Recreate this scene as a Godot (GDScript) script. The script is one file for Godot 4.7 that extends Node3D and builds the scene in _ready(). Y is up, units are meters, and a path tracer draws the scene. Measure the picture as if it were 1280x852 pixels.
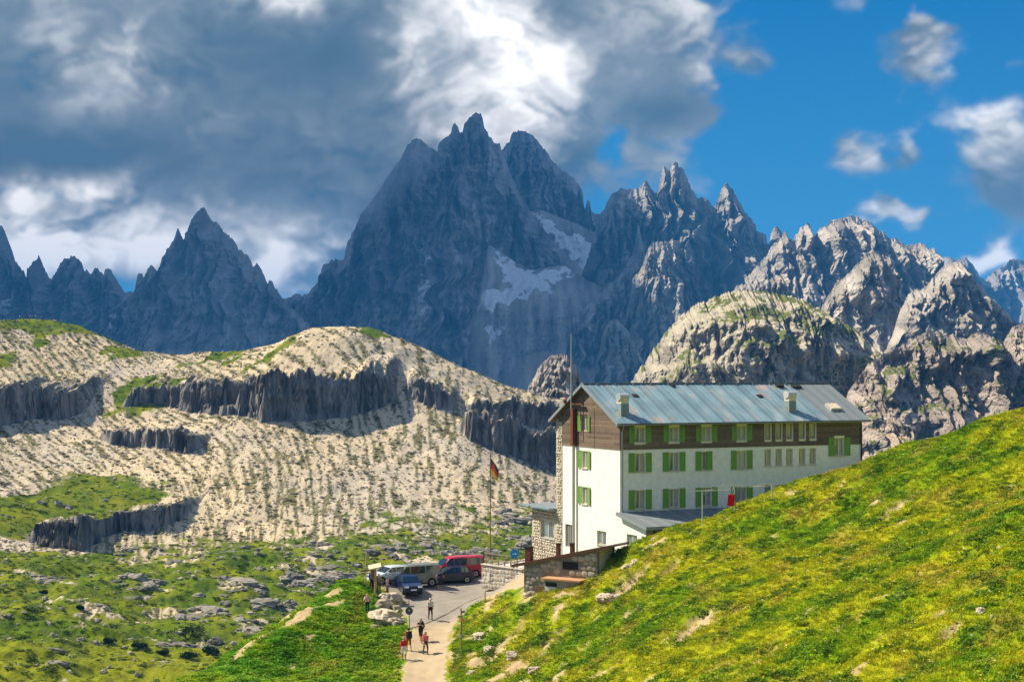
extends Node3D
# Lens: level camera, long lens with a small vertical shift. F is the focal length in photograph pixels (1280 wide).
const F := 1900.0
const HOR := 472.0
const SUN := Vector3(-0.63, 0.74, -0.21)

var taken := {}
var rng := RandomNumberGenerator.new()
var n_a := FastNoiseLite.new()
var n_b := FastNoiseLite.new()
var n_r := FastNoiseLite.new()
var n_w := FastNoiseLite.new()
var n_c := FastNoiseLite.new()

func survey(x: float, y: float, d: float) -> Vector3:
	return Vector3((x - 640.0) / F * d, (HOR - y) / F * d, -d)

func numbered(called: String) -> String:
	if not taken.has(called):
		taken[called] = 0
		return called
	taken[called] += 1
	return "%s_%03d" % [called, taken[called]]

func tag(o: Node, label := "", category := "", group := "", kind := "") -> Node:
	if label: o.set_meta("label", label)
	if category: o.set_meta("category", category)
	if group: o.set_meta("group", group)
	if kind: o.set_meta("kind", kind)
	return o

func thing(called: String, label: String, category: String, where := Vector3.ZERO, turn := 0.0, group := "") -> Node3D:
	var o := Node3D.new()
	o.name = numbered(called)
	add_child(o)
	o.position = where
	o.rotation.y = turn
	tag(o, label, category, group)
	return o

func piece(called: String, mesh: Mesh, m: Material, parent: Node3D, where := Vector3.ZERO) -> MeshInstance3D:
	var o := MeshInstance3D.new()
	o.name = called
	o.mesh = mesh
	o.material_override = m
	parent.add_child(o, true)
	o.position = where
	return o

func setting(called: String, mesh: Mesh, m: Material, label: String) -> MeshInstance3D:
	var o := MeshInstance3D.new()
	o.name = numbered(called)
	o.mesh = mesh
	o.material_override = m
	add_child(o)
	tag(o, label, "", "", "structure")
	return o

func paint(r: float, g: float, b: float, rough := 0.9) -> StandardMaterial3D:
	# linear base colour
	var m := StandardMaterial3D.new()
	m.albedo_color = Color(r, g, b).linear_to_srgb()
	m.roughness = rough
	m.metallic_specular = 0.3
	return m

func noise(kind: int, sd: int, octaves := 4, freq := 1.0) -> FastNoiseLite:
	var n := FastNoiseLite.new()
	n.noise_type = FastNoiseLite.TYPE_SIMPLEX_SMOOTH
	n.seed = sd
	n.frequency = freq
	n.fractal_type = kind
	n.fractal_octaves = octaves
	return n

func grain_texture(sd: int, freq: float, lo: float, hi: float, size := 512, octaves := 5) -> NoiseTexture2D:
	var t := NoiseTexture2D.new()
	t.width = size
	t.height = size
	t.seamless = true
	t.generate_mipmaps = false
	t.noise = noise(FastNoiseLite.FRACTAL_FBM, sd, octaves, freq)
	var g := Gradient.new()
	g.set_color(0, Color(lo, lo, lo).linear_to_srgb())
	g.set_color(1, Color(hi, hi, hi).linear_to_srgb())
	t.color_ramp = g
	return t

func bump_texture(sd: int, freq: float, size := 512, octaves := 5) -> NoiseTexture2D:
	var t := NoiseTexture2D.new()
	t.width = size
	t.height = size
	t.seamless = true
	t.generate_mipmaps = false
	t.noise = noise(FastNoiseLite.FRACTAL_FBM, sd, octaves, freq)
	return t

func soil(metres: float, sd: int, lo: float, hi: float, relief_cm: float, freq := 0.02) -> StandardMaterial3D:
	# vertex colours times a fine grain laid in world metres
	var m := StandardMaterial3D.new()
	m.vertex_color_use_as_albedo = true
	m.roughness = 0.95
	m.metallic_specular = 0.15
	m.albedo_texture = grain_texture(sd, freq, lo, hi)
	m.heightmap_enabled = relief_cm > 0.0
	if relief_cm > 0.0:
		m.heightmap_texture = bump_texture(sd + 7, freq)
		m.heightmap_scale = relief_cm
	m.uv1_triplanar = true
	m.uv1_world_triplanar = true
	m.uv1_scale = Vector3.ONE / metres
	return m

func grid_mesh(pts: PackedVector3Array, cols: PackedColorArray, nu: int, nv: int) -> ArrayMesh:
	# a sheet of nu x nv points, smooth normals
	var nrm := PackedVector3Array()
	nrm.resize(nu * nv)
	for j in nv:
		for i in nu:
			var a: Vector3 = pts[j * nu + mini(i + 1, nu - 1)] - pts[j * nu + maxi(i - 1, 0)]
			var b: Vector3 = pts[mini(j + 1, nv - 1) * nu + i] - pts[maxi(j - 1, 0) * nu + i]
			nrm[j * nu + i] = a.cross(b).normalized()
	var idx := PackedInt32Array()
	idx.resize((nu - 1) * (nv - 1) * 6)
	var k := 0
	for j in nv - 1:
		for i in nu - 1:
			var p := j * nu + i
			idx[k] = p
			idx[k + 1] = p + nu
			idx[k + 2] = p + 1
			idx[k + 3] = p + 1
			idx[k + 4] = p + nu
			idx[k + 5] = p + nu + 1
			k += 6
	var arr := []
	arr.resize(Mesh.ARRAY_MAX)
	arr[Mesh.ARRAY_VERTEX] = pts
	arr[Mesh.ARRAY_NORMAL] = nrm
	if cols.size():
		arr[Mesh.ARRAY_COLOR] = cols
	arr[Mesh.ARRAY_INDEX] = idx
	var m := ArrayMesh.new()
	m.add_surface_from_arrays(Mesh.PRIMITIVE_TRIANGLES, arr)
	return m

func lerp_list(l: Array, x: float) -> float:
	# piecewise linear through [x, value] pairs
	if x <= l[0][0]: return l[0][1]
	var n := l.size()
	if x >= l[n - 1][0]: return l[n - 1][1]
	var lo := 0
	var hi := n - 1
	while hi - lo > 1:
		var mid := (lo + hi) >> 1
		if l[mid][0] <= x: lo = mid
		else: hi = mid
	var t: float = (x - l[lo][0]) / maxf(l[hi][0] - l[lo][0], 1e-6)
	return lerpf(l[lo][1], l[hi][1], t)

# ---------------------------------------------------------------- sky
func blob(x: float, y: float, b: Array) -> float:
	var dx: float = (x - b[0]) / b[2]
	var dy: float = (y - b[1]) / b[3]
	return exp(-(dx * dx + dy * dy))

# cloud masses over the mountains: x, y (arc-pixels of 1/1900 rad from the view axis), radii, weight
const CLOUD_AT := [
	[120, 120, 330, 190, 1.0], [480, 90, 260, 170, 0.9], [100, 310, 260, 60, 0.7], [390, 330, 120, 90, 0.9], [440, 230, 120, 110, 0.6], [690, 60, 170, 150, 1.0], [800, 100, 120, 110, 0.55], [840, 20, 90, 60, 0.5], [690, 215, 90, 60, 0.5],
	[1168, 95, 60, 50, 1.0], [1150, 62, 40, 28, 0.5], [1072, 200, 38, 36, 0.85], [1131, 198, 26, 24, 0.8], [1122, 265, 60, 14, 0.9], [1245, 200, 65, 50, 0.8], [1270, 245, 55, 50, 0.85], [948, 76, 58, 34, 0.55], [1082, 16, 32, 28, 0.6], [885, 107, 13, 15, 0.6], [1234, 330, 30, 22, 1.1], [1275, 110, 20, 16, 0.35], [880, 165, 30, 30, 0.35], [1012, 186, 16, 9, 0.3]]
const HOLE_AT := [[1110, 35, 34, 24, 0.5], [1230, 120, 34, 40, 0.5], [1200, 25, 60, 40, 0.4], [770, 190, 26, 26, 0.75], [900, 110, 40, 120, 0.25], [640, 70, 30, 50, 0.15], [60, 255, 55, 9, 0.35]]
const BRIGHT_AT := [
	[75, 80, 38, 40, 0.38], [55, 20, 40, 20, 0.3], [162, 92, 34, 34, 0.6], [338, 8, 62, 26, 1.0], [495, 70, 28, 34, 0.8], [512, 118, 24, 30, 0.6], [560, 60, 40, 60, 0.25], [632, 62, 46, 75, 0.95], [615, 150, 60, 50, 0.55], [570, 20, 60, 30, 0.5], [690, 120, 60, 70, 0.55], [870, 22, 70, 40, 0.5],
	[90, 305, 170, 48, 1.1], [30, 300, 80, 50, 0.4], [375, 350, 80, 50, 1.0], [270, 330, 90, 40, 0.4], [255, 160, 30, 12, 0.2], [1172, 85, 70, 60, 0.75], [1072, 198, 40, 40, 0.7], [1131, 196, 30, 30, 0.7], [1122, 264, 70, 16, 0.7], [1230, 185, 50, 35, 0.65], [948, 70, 60, 40, 0.3], [1082, 14, 40, 30, 0.4], [885, 105, 20, 18, 0.7], [1234, 332, 40, 24, 1.2]]
const DARK_AT := [[340, 75, 110, 70, 0.5], [70, 205, 140, 50, 0.7], [20, 90, 50, 90, 0.35], [690, 20, 40, 30, 0.5], [830, 150, 70, 40, 0.6], [420, 90, 60, 80, 0.3], [300, 220, 160, 60, 0.3], [1260, 250, 50, 40, 0.5], [1080, 225, 40, 14, 0.3]]

var sky_n := FastNoiseLite.new()
var sky_m := FastNoiseLite.new()

func sky_at(az: float, el: float, expo: float) -> Color:
	var dir := Vector3(sin(az) * cos(el), sin(el) * 1.5, -cos(az) * cos(el))
	var w1 := Vector3(sky_m.get_noise_3dv(dir * 8.0), sky_m.get_noise_3dv(dir * 8.0 + Vector3(7, 3, 1)), 0.0)
	var w2 := Vector3(sky_m.get_noise_3dv(dir * 26.0), sky_m.get_noise_3dv(dir * 26.0 + Vector3(17, 3, 1)), 0.0)
	var bent := dir + w1 * 0.045 + w2 * 0.014
	var x := 640.0 + 1900.0 * az * 1.03 + w1.x * 34.0 + w2.x * 22.0
	var y := 472.0 - 1900.0 * el + w1.y * 34.0 + w2.y * 22.0
	var f := sky_n.get_noise_3dv(bent * 6.5)
	var g := sky_n.get_noise_3dv(bent * 17.0 + Vector3(31, 5, 9))
	g += 0.5 * sky_n.get_noise_3dv(bent * 46.0 + Vector3(3, 55, 9))
	# blue air, paler near the horizon
	var t := clampf(el / 0.28, 0.0, 1.0)
	var up := clampf((el - 0.3) / 1.2, 0.0, 1.0)
	var blue := Color(0.10, 0.42, 0.70).lerp(Color(0.0, 0.165, 0.47), pow(t, 0.7))
	blue = blue.lerp(Color(0.02, 0.13, 0.42), up)
	var here := 1.0 - smoothstep(0.34, 0.62, absf(az))   # the masses traced in the photograph fade into brighter broken cloud all round, raised as added fill
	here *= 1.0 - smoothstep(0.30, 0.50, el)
	var bias := 0.0
	var lum := 0.0
	if here > 0.0:
		for b in CLOUD_AT: bias += b[4] * blob(x, y, b)
		for b in HOLE_AT: bias -= b[4] * blob(x, y, b)
		for b in BRIGHT_AT: lum += b[4] * blob(x, y, b)
		for b in DARK_AT: lum -= b[4] * 0.5 * blob(x, y, b)
	var loose := lerpf(1.0, 0.6, smoothstep(860.0, 960.0, x))
	var c_here := smoothstep(0.26, 0.80, bias + loose * (0.75 * f + 0.35 * g))
	var l_here := 0.27 + lum * clampf(0.85 + 1.5 * f + 0.9 * g, 0.15, 2.0) + 0.42 * f + 0.30 * g
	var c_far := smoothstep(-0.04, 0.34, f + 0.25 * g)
	var l_far := 0.95 + 0.7 * f + 0.3 * g  # brighter than the cloud in view, to add fill light on shaded walls
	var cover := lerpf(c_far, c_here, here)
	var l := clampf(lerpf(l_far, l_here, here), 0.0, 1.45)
	var grey := Color(0.095, 0.16, 0.215)
	var mid := Color(0.27, 0.32, 0.36)
	var white := Color(0.90, 0.885, 0.87)
	var cloud := grey.lerp(mid, clampf(l / 0.35, 0.0, 1.0)) if l < 0.35 else mid.lerp(white, (l - 0.35) / 0.65)
	var c := blue.lerp(cloud, cover)
	return Color(c.r / expo, c.g / expo, c.b / expo)

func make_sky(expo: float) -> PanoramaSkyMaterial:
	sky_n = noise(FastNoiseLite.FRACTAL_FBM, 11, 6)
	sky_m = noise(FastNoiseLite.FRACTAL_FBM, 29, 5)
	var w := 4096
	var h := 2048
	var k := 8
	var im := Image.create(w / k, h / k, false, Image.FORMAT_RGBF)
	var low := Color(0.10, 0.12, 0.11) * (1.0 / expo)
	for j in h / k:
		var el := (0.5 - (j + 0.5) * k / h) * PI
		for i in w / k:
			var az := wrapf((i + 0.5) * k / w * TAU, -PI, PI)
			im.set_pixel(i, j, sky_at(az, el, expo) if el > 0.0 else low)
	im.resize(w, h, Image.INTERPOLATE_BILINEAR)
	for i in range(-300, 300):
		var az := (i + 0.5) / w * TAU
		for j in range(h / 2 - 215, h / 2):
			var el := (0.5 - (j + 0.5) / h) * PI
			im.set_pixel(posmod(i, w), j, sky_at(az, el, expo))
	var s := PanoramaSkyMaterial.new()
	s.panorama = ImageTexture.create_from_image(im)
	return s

# ---------------------------------------------------------------- mountains
func inside(p: Vector2, poly: PackedVector2Array) -> bool:
	return Geometry2D.is_point_in_polygon(p, poly)

func ridged(x: float, y: float, z: float) -> float:
	return 1.0 - absf(n_r.get_noise_3d(x, y, z)) * 2.0

# o: sky [[x, y] ...] the skyline as surveyed, d distance, low lowest surveyed line, lean run per height, rough metres of relief, seed, look
func mountain(label: String, o: Dictionary, m: Material) -> void:
	var line: Array = o.sky
	var d: float = o.d
	var step: float = o.get("step", 1.25)
	var x0: float = line[0][0]
	var x1: float = line[line.size() - 1][0]
	var nu := int((x1 - x0) / step) + 1
	var back := 7
	var front: int = o.get("rows", 170)
	var nv := back + front + 1
	var k := d / F
	var yb: float = (HOR - o.low) * k
	var lean: float = o.get("lean", 0.42)
	var rough: float = o.get("rough", 46.0)
	var big: float = o.get("big", 190.0)
	var sd: float = o.get("seed", 1) * 37.31
	var run: Array = o.get("run", [[0.0, 0.0], [0.25, 0.17 * lean], [0.6, 0.55 * lean], [1.0, 1.3 * lean]])
	var jag: float = o.get("jag", 1.3)
	var dip: float = o.get("dip", 0.0)      # metres the ridge recedes per metre to the right
	var iso: float = o.get("iso", 1.0)
	var lump: float = o.get("lump", 0.0)
	var look: String = o.get("look", "rock")
	var snow: Array = []
	for poly in o.get("snow", []):
		var q := PackedVector2Array()
		for p in poly: q.append(Vector2((p[0] - 640.0) * k, (HOR - p[1]) * k))
		snow.append(q)
	var sky := PackedFloat32Array()
	sky.resize(nu)
	for i in nu:
		var x := x0 + i * step
		sky[i] = lerp_list(line, x) - jag * 2.2 * n_r.get_noise_2d(x * 0.16, sd) - jag * 0.9 * n_a.get_noise_2d(x * 0.9, sd + 50.0)
	var pts := PackedVector3Array()
	var cols := PackedColorArray()
	pts.resize(nu * nv)
	cols.resize(nu * nv)
	var base: Color = o.get("tint", Color(0.35, 0.325, 0.295))
	for i in nu:
		var x := x0 + i * step
		var wx := (x - 640.0) * k
		var yr := (HOR - sky[i]) * k
		var wd := d + dip * wx
		var hh := maxf(yr - yb, 4.0)
		for j in nv:
			var y := 0.0
			var z := 0.0
			var push := 0.0
			if j < back:
				var t := 1.0 - float(j) / back
				y = yr - hh * t
				z = wd + hh * t * 0.9 + 3.0
			else:
				var t := float(j - back) / front
				var v := t * (0.55 + 0.45 * t)
				y = yr - hh * v
				z = wd - hh * lerp_list(run, v)
				var wob := n_w.get_noise_2d(wx / big * 0.7, y / big * 0.35 + sd)
				var r1 := n_r.get_noise_3d(wx / big * 0.5 + wob * 0.25, y / big * 0.15 * iso, sd)
				var r2 := n_r.get_noise_3d(wx / big * 1.9 + wob * 0.4, y / big * 0.5 * iso, sd + 9.0)
				var r3 := absf(n_b.get_noise_3d(wx / big * 5.0, y / big * 1.1 * iso, sd))
				var r4 := n_b.get_noise_3d(wx / big * 11.0, y / big * 6.0, sd)
				var r5 := n_b.get_noise_3d(wx / big * 30.0, y / big * 16.0, sd + 2.0)
				var bed := n_b.get_noise_2d(wx / big * 0.9, y / big * 14.0 + sd)
				var grow := smoothstep(0.0, 0.12, v)
				var rib := n_r.get_noise_3d(wx / big * 4.6 + wob, y / big * 0.8 * iso, sd + 15.0)
				push = rough * (0.95 * r1 + 0.62 * r2 + 0.26 * rib + 1.7 * (r3 - 0.2) + 0.42 * r4 + 0.20 * r5 + 0.035 * clampf(4.0 * bed, -1.0, 1.0))
				push += lump * (n_a.get_noise_3d(wx / big * 0.75, y / big * 1.0, sd + 20.0) + 0.5 * n_r.get_noise_3d(wx / big * 1.1, y / big * 1.3, sd + 30.0))
				push *= lerpf(0.16, 1.0, grow)
				z -= push
			pts[j * nu + i] = Vector3(wx + 0.35 * push * n_w.get_noise_2d(y / big * 2.0, wx / big * 2.0 + sd), y, -z)
			var q := Vector2(wx, y)
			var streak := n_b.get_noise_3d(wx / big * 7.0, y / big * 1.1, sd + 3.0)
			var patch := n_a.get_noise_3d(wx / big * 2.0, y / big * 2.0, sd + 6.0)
			var c := base * clampf(1.0 + 0.75 * streak + 0.35 * patch, 0.35, 1.7)  # natural rock streaks, contrast raised to stand in for weak facet shading
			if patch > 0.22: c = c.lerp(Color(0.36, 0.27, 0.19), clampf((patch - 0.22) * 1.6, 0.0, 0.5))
			for s in snow:
				var qq := q + Vector2(n_b.get_noise_2d(wx * 0.03, y * 0.03), n_b.get_noise_2d(wx * 0.03 + 40.0, y * 0.03)) * 26.0
				if inside(qq, s): c = Color(0.78, 0.80, 0.82)
			c.a = 1.0
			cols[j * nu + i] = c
	if look != "rock":
		dress(pts, cols, nu, nv, back, look, sd, big)
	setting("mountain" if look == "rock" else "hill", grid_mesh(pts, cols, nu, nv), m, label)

func dress(pts: PackedVector3Array, cols: PackedColorArray, nu: int, nv: int, back: int, look: String, sd: float, big: float) -> void:
	# turf and pale rubble on the ground that is gentle enough to hold it
	for j in range(1, nv - 1):
		for i in range(1, nu - 1):
			var a := pts[j * nu + i + 1] - pts[j * nu + i - 1]
			var b := pts[(j + 1) * nu + i] - pts[(j - 1) * nu + i]
			var n := a.cross(b).normalized()
			var p := pts[j * nu + i]
			var e := n_a.get_noise_3d(p.x * 0.03, p.y * 0.05, sd + p.z * 0.03)
			var g := n_b.get_noise_3d(p.x * 0.09, p.y * 0.09, p.z * 0.09)
			var flat := absf(n.y) + 0.22 * e
			if look == "dome":
				if flat > 0.42: cols[j * nu + i] = cols[j * nu + i].lerp(Color(0.47, 0.42, 0.31) * (1.0 + 0.35 * g), clampf((flat - 0.42) * 6.0, 0.0, 1.0))
				if flat > 0.56 and e + 0.7 * g > 0.06: cols[j * nu + i] = Color(0.12, 0.14, 0.035) * (1.0 + 0.4 * g)
			elif flat > 0.62 and e + 0.6 * g > 0.1:
				cols[j * nu + i] = Color(0.11, 0.13, 0.035) * (1.0 + 0.4 * g)

const SKY_L1 := [[-30, 270], [-12, 276], [0, 281.5], [4, 283], [9, 291], [11, 305], [13, 315], [17, 324], [23, 331], [30, 340], [33, 349], [36, 341], [40, 334], [43, 327], [45, 327], [48, 331], [49, 321], [51, 320], [54, 331], [57, 338], [60, 345], [61, 348], [67, 347], [72, 340], [75, 331], [79, 325], [84, 323.5], [87, 325], [88, 321], [91, 322], [93, 320.5], [97, 324], [100, 325], [103, 328], [104, 335], [107, 339], [110, 338], [114, 345], [117, 338], [119, 336], [122, 336.5], [126, 341], [130, 343], [132, 338], [136, 336.5], [139, 338], [143, 344], [147, 350], [150, 356], [155, 363], [157, 367], [165, 378], [180, 395], [200, 410]]
const SKY_L2 := [[128, 420], [140, 400], [150, 382], [157, 367], [168, 365], [170, 358], [171, 347], [174, 343], [178, 342.5], [180, 349], [182, 343], [186, 334], [189, 332], [192, 335], [196, 339], [199, 338.5], [202, 334], [204, 326], [208, 316], [214, 306], [218, 299], [222, 285.5], [224, 289], [228, 299], [230, 302], [234, 290], [237, 284], [241, 275], [246, 267], [251, 263], [254, 259.5], [257, 261], [261, 270], [264, 275], [270, 278], [275, 282], [277, 288], [284, 293], [291, 299], [297, 307], [299, 315], [303, 314], [306, 319], [308, 318], [312, 323], [316, 333], [319, 331], [321, 329], [325, 334], [330, 343], [334, 352], [336, 357], [337, 351], [340, 351.5], [345, 360], [349, 366], [353, 374], [362, 384], [376, 396], [400, 420]]
const SKY_L3 := [[340, 392], [352, 376], [360, 373], [366, 370], [370, 368], [376, 369.5], [384, 372], [395, 385]]
const SKY_M1 := [[362, 400], [370, 388], [376, 376], [381, 369], [385, 368], [390, 361], [397, 354], [401, 345], [402, 338], [405, 331], [407, 330], [409, 331], [414, 326], [417, 327], [420, 324], [422, 327], [425, 326], [429, 327], [431, 322], [432, 312], [434, 304], [440, 296], [444, 287], [448, 280], [452, 270], [457, 262], [470, 245], [485, 222], [497, 205], [505, 190], [509, 182], [515, 177], [521, 175], [527, 176], [534, 184], [541, 188], [547, 190], [549, 181], [555, 175], [563, 169], [565, 160], [569, 155], [573, 160], [576, 167], [579, 167], [580, 158], [584, 151], [590, 144.5], [596, 141.5], [601, 143.5], [604, 152], [605, 161], [608, 164], [611, 171], [616, 176], [619, 180], [623, 180], [627, 190], [632, 203], [640, 222], [648, 240], [657, 257], [668, 274], [680, 288], [692, 303], [704, 322], [714, 340], [722, 365]]
const SKY_M2 := [[600, 240], [615, 215], [627, 190], [630, 183], [633, 180], [637, 179], [638, 171], [641, 166], [648, 164.5], [656, 165.5], [663, 169], [668, 172], [671, 176], [676, 184], [683, 190], [688, 200], [693, 206], [699, 210], [704, 216], [710, 218], [716, 223], [723, 230], [727, 237], [729, 248], [730, 260], [732, 264], [733, 253], [736, 251], [738, 256], [739, 266], [744, 268], [749, 268], [753, 270], [765, 285], [785, 310]]
const SKY_R1 := [[715, 380], [725, 350], [735, 322], [742, 298], [748, 278], [751, 268], [755, 262], [759, 254], [763, 246], [770, 240], [775, 236.5], [780, 238], [790, 237], [799, 236], [804, 230], [807, 227], [810, 230], [814, 237], [818, 243], [821, 244], [822, 237], [825, 225], [828, 210], [830, 208], [834, 214], [838, 215], [839, 208], [842, 204], [846, 205], [849, 210], [852, 211], [857, 219], [860, 226], [864, 237], [871, 246], [874, 250], [876, 247], [880, 248], [886, 253], [890, 259], [894, 259], [896, 250], [899, 243], [903, 235], [906, 231], [909, 230.5], [912, 234], [915, 238], [920, 247], [926, 256], [932, 268], [938, 275], [944, 283], [945, 291], [951, 291], [956, 294], [959, 305], [962, 305], [963, 292], [967, 286], [971, 284.5], [975, 288], [978, 299], [986, 315], [1000, 340]]
const SKY_R2 := [[930, 350], [945, 335], [957, 322], [965, 308], [975, 300], [977, 299], [979, 292], [982, 290], [985, 297], [990, 302], [993, 295], [997, 294], [999, 286], [1004, 283], [1009, 279.5], [1012, 284], [1013, 292], [1017, 296], [1021, 291], [1024, 286], [1030, 284], [1037, 278], [1045, 275], [1053, 273], [1058, 272], [1063, 270], [1070, 271.5], [1075, 275], [1082, 277], [1088, 279], [1092, 285], [1097, 288], [1104, 291], [1108, 297], [1113, 301], [1118, 298], [1124, 302], [1129, 307], [1134, 308], [1139, 306], [1143, 307], [1147, 304.5], [1151, 305], [1156, 309], [1158, 315], [1162, 311], [1168, 313], [1169, 322], [1173, 330], [1180, 345], [1195, 372], [1210, 400]]
const SKY_F := [[1150, 335], [1170, 326], [1178, 323], [1185, 322], [1192, 324], [1200, 325], [1207, 322], [1210, 326], [1215, 332], [1220, 339], [1226, 349], [1231, 351], [1240, 341], [1247, 338], [1255, 333], [1262, 325], [1270, 325], [1280, 326], [1300, 318], [1330, 312]]
const SKY_T1 := [[1005, 420], [1015, 402], [1025, 388], [1033, 372], [1042, 357], [1056, 347], [1063, 340], [1075, 325], [1080, 318], [1088, 316], [1095, 314], [1100, 318], [1106, 322], [1111, 320], [1117, 328], [1119, 340], [1121, 352], [1126, 365], [1132, 388], [1141, 412], [1153, 440], [1170, 475]]
const SKY_T2 := [[1080, 500], [1100, 452], [1116, 415], [1127, 382], [1136, 366], [1145, 362], [1152, 363], [1158, 357], [1166, 348], [1175, 338], [1182, 330], [1192, 328], [1199, 327], [1205, 333], [1212, 342], [1218, 352], [1225, 358], [1232, 368], [1243, 378], [1252, 388], [1260, 394], [1266, 402], [1275, 415], [1300, 440]]
const SKY_C1 := [[985, 610], [1020, 565], [1048, 525], [1060, 490], [1072, 474], [1085, 456], [1098, 447], [1110, 440], [1122, 436], [1130, 430], [1140, 424], [1150, 419], [1160, 416], [1175, 416], [1190, 418], [1205, 427], [1210, 421], [1217, 417], [1227, 416], [1240, 423], [1252, 429], [1258, 420], [1265, 410], [1272, 406], [1285, 404], [1310, 396], [1340, 400]]
const SKY_H2 := [[740, 545], [765, 508], [780, 488], [790, 478], [798, 462], [806, 455], [816, 438], [824, 430], [832, 416], [843, 405], [850, 395], [862, 389], [872, 380], [882, 378], [905, 368], [930, 364], [955, 366], [980, 370], [1005, 377], [1025, 388], [1045, 402], [1065, 412], [1080, 422], [1090, 438], [1102, 470], [1120, 510]]
const SKY_G := [[890, 380], [905, 372], [915, 366], [921, 358], [925, 356], [930, 357], [935, 355], [940, 357], [945, 350], [948, 354], [955, 352], [960, 350], [966, 347], [970, 345], [976, 346], [982, 355], [990, 366], [1005, 385]]
const SKY_B1 := [[770, 440], [778, 415], [783, 395], [787, 372], [790, 350], [797, 342], [802, 335], [805, 328], [807, 317], [813, 305], [822, 303], [832, 302], [836, 304], [840, 300], [845, 301], [850, 302], [852, 320], [855, 345], [860, 372], [868, 395], [880, 420]]
const SKY_B2 := [[715, 400], [735, 382], [752, 366], [765, 354], [775, 345], [783, 334], [789, 322], [793, 310], [796, 290], [798, 280], [801, 296], [806, 318], [815, 345], [825, 380]]
const SKY_B3 := [[735, 490], [742, 470], [747, 448], [752, 425], [757, 410], [763, 401], [768, 398], [775, 403], [785, 415], [795, 432], [803, 450], [812, 480]]
const SKY_K := [[655, 496], [662, 481], [668, 472], [672, 463], [676, 457], [683, 451], [690, 445], [697, 442], [705, 443], [713, 447], [718, 454], [722, 464], [727, 478], [735, 496]]
const SKY_BASIN := [[540, 440], [570, 380], [600, 330], [625, 290], [650, 268], [675, 262], [700, 272], [725, 282], [745, 292], [765, 312], [785, 350], [810, 400]]
const SKY_APRON := [[530, 520], [550, 470], [568, 430], [582, 398], [594, 368], [603, 336], [610, 306], [622, 313], [640, 325], [662, 338], [684, 334], [704, 331], [718, 340], [735, 350], [760, 362], [790, 385], [830, 430], [860, 480]]
const SNOW_UP := [[664, 262], [676, 272], [692, 287], [712, 298], [738, 303], [744, 316], [733, 342], [716, 336], [706, 316], [688, 298], [674, 284]]
const SNOW_LOW := [[610, 302], [622, 318], [640, 332], [665, 343], [688, 336], [706, 334], [716, 344], [700, 352], [686, 352], [684, 368], [672, 370], [650, 376], [638, 388], [624, 384], [619, 402], [602, 386], [601, 370], [616, 368], [632, 374], [634, 358], [632, 344], [620, 328]]
const SNOW_TAIL := [[612, 410], [626, 414], [620, 432], [613, 440]]

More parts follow.
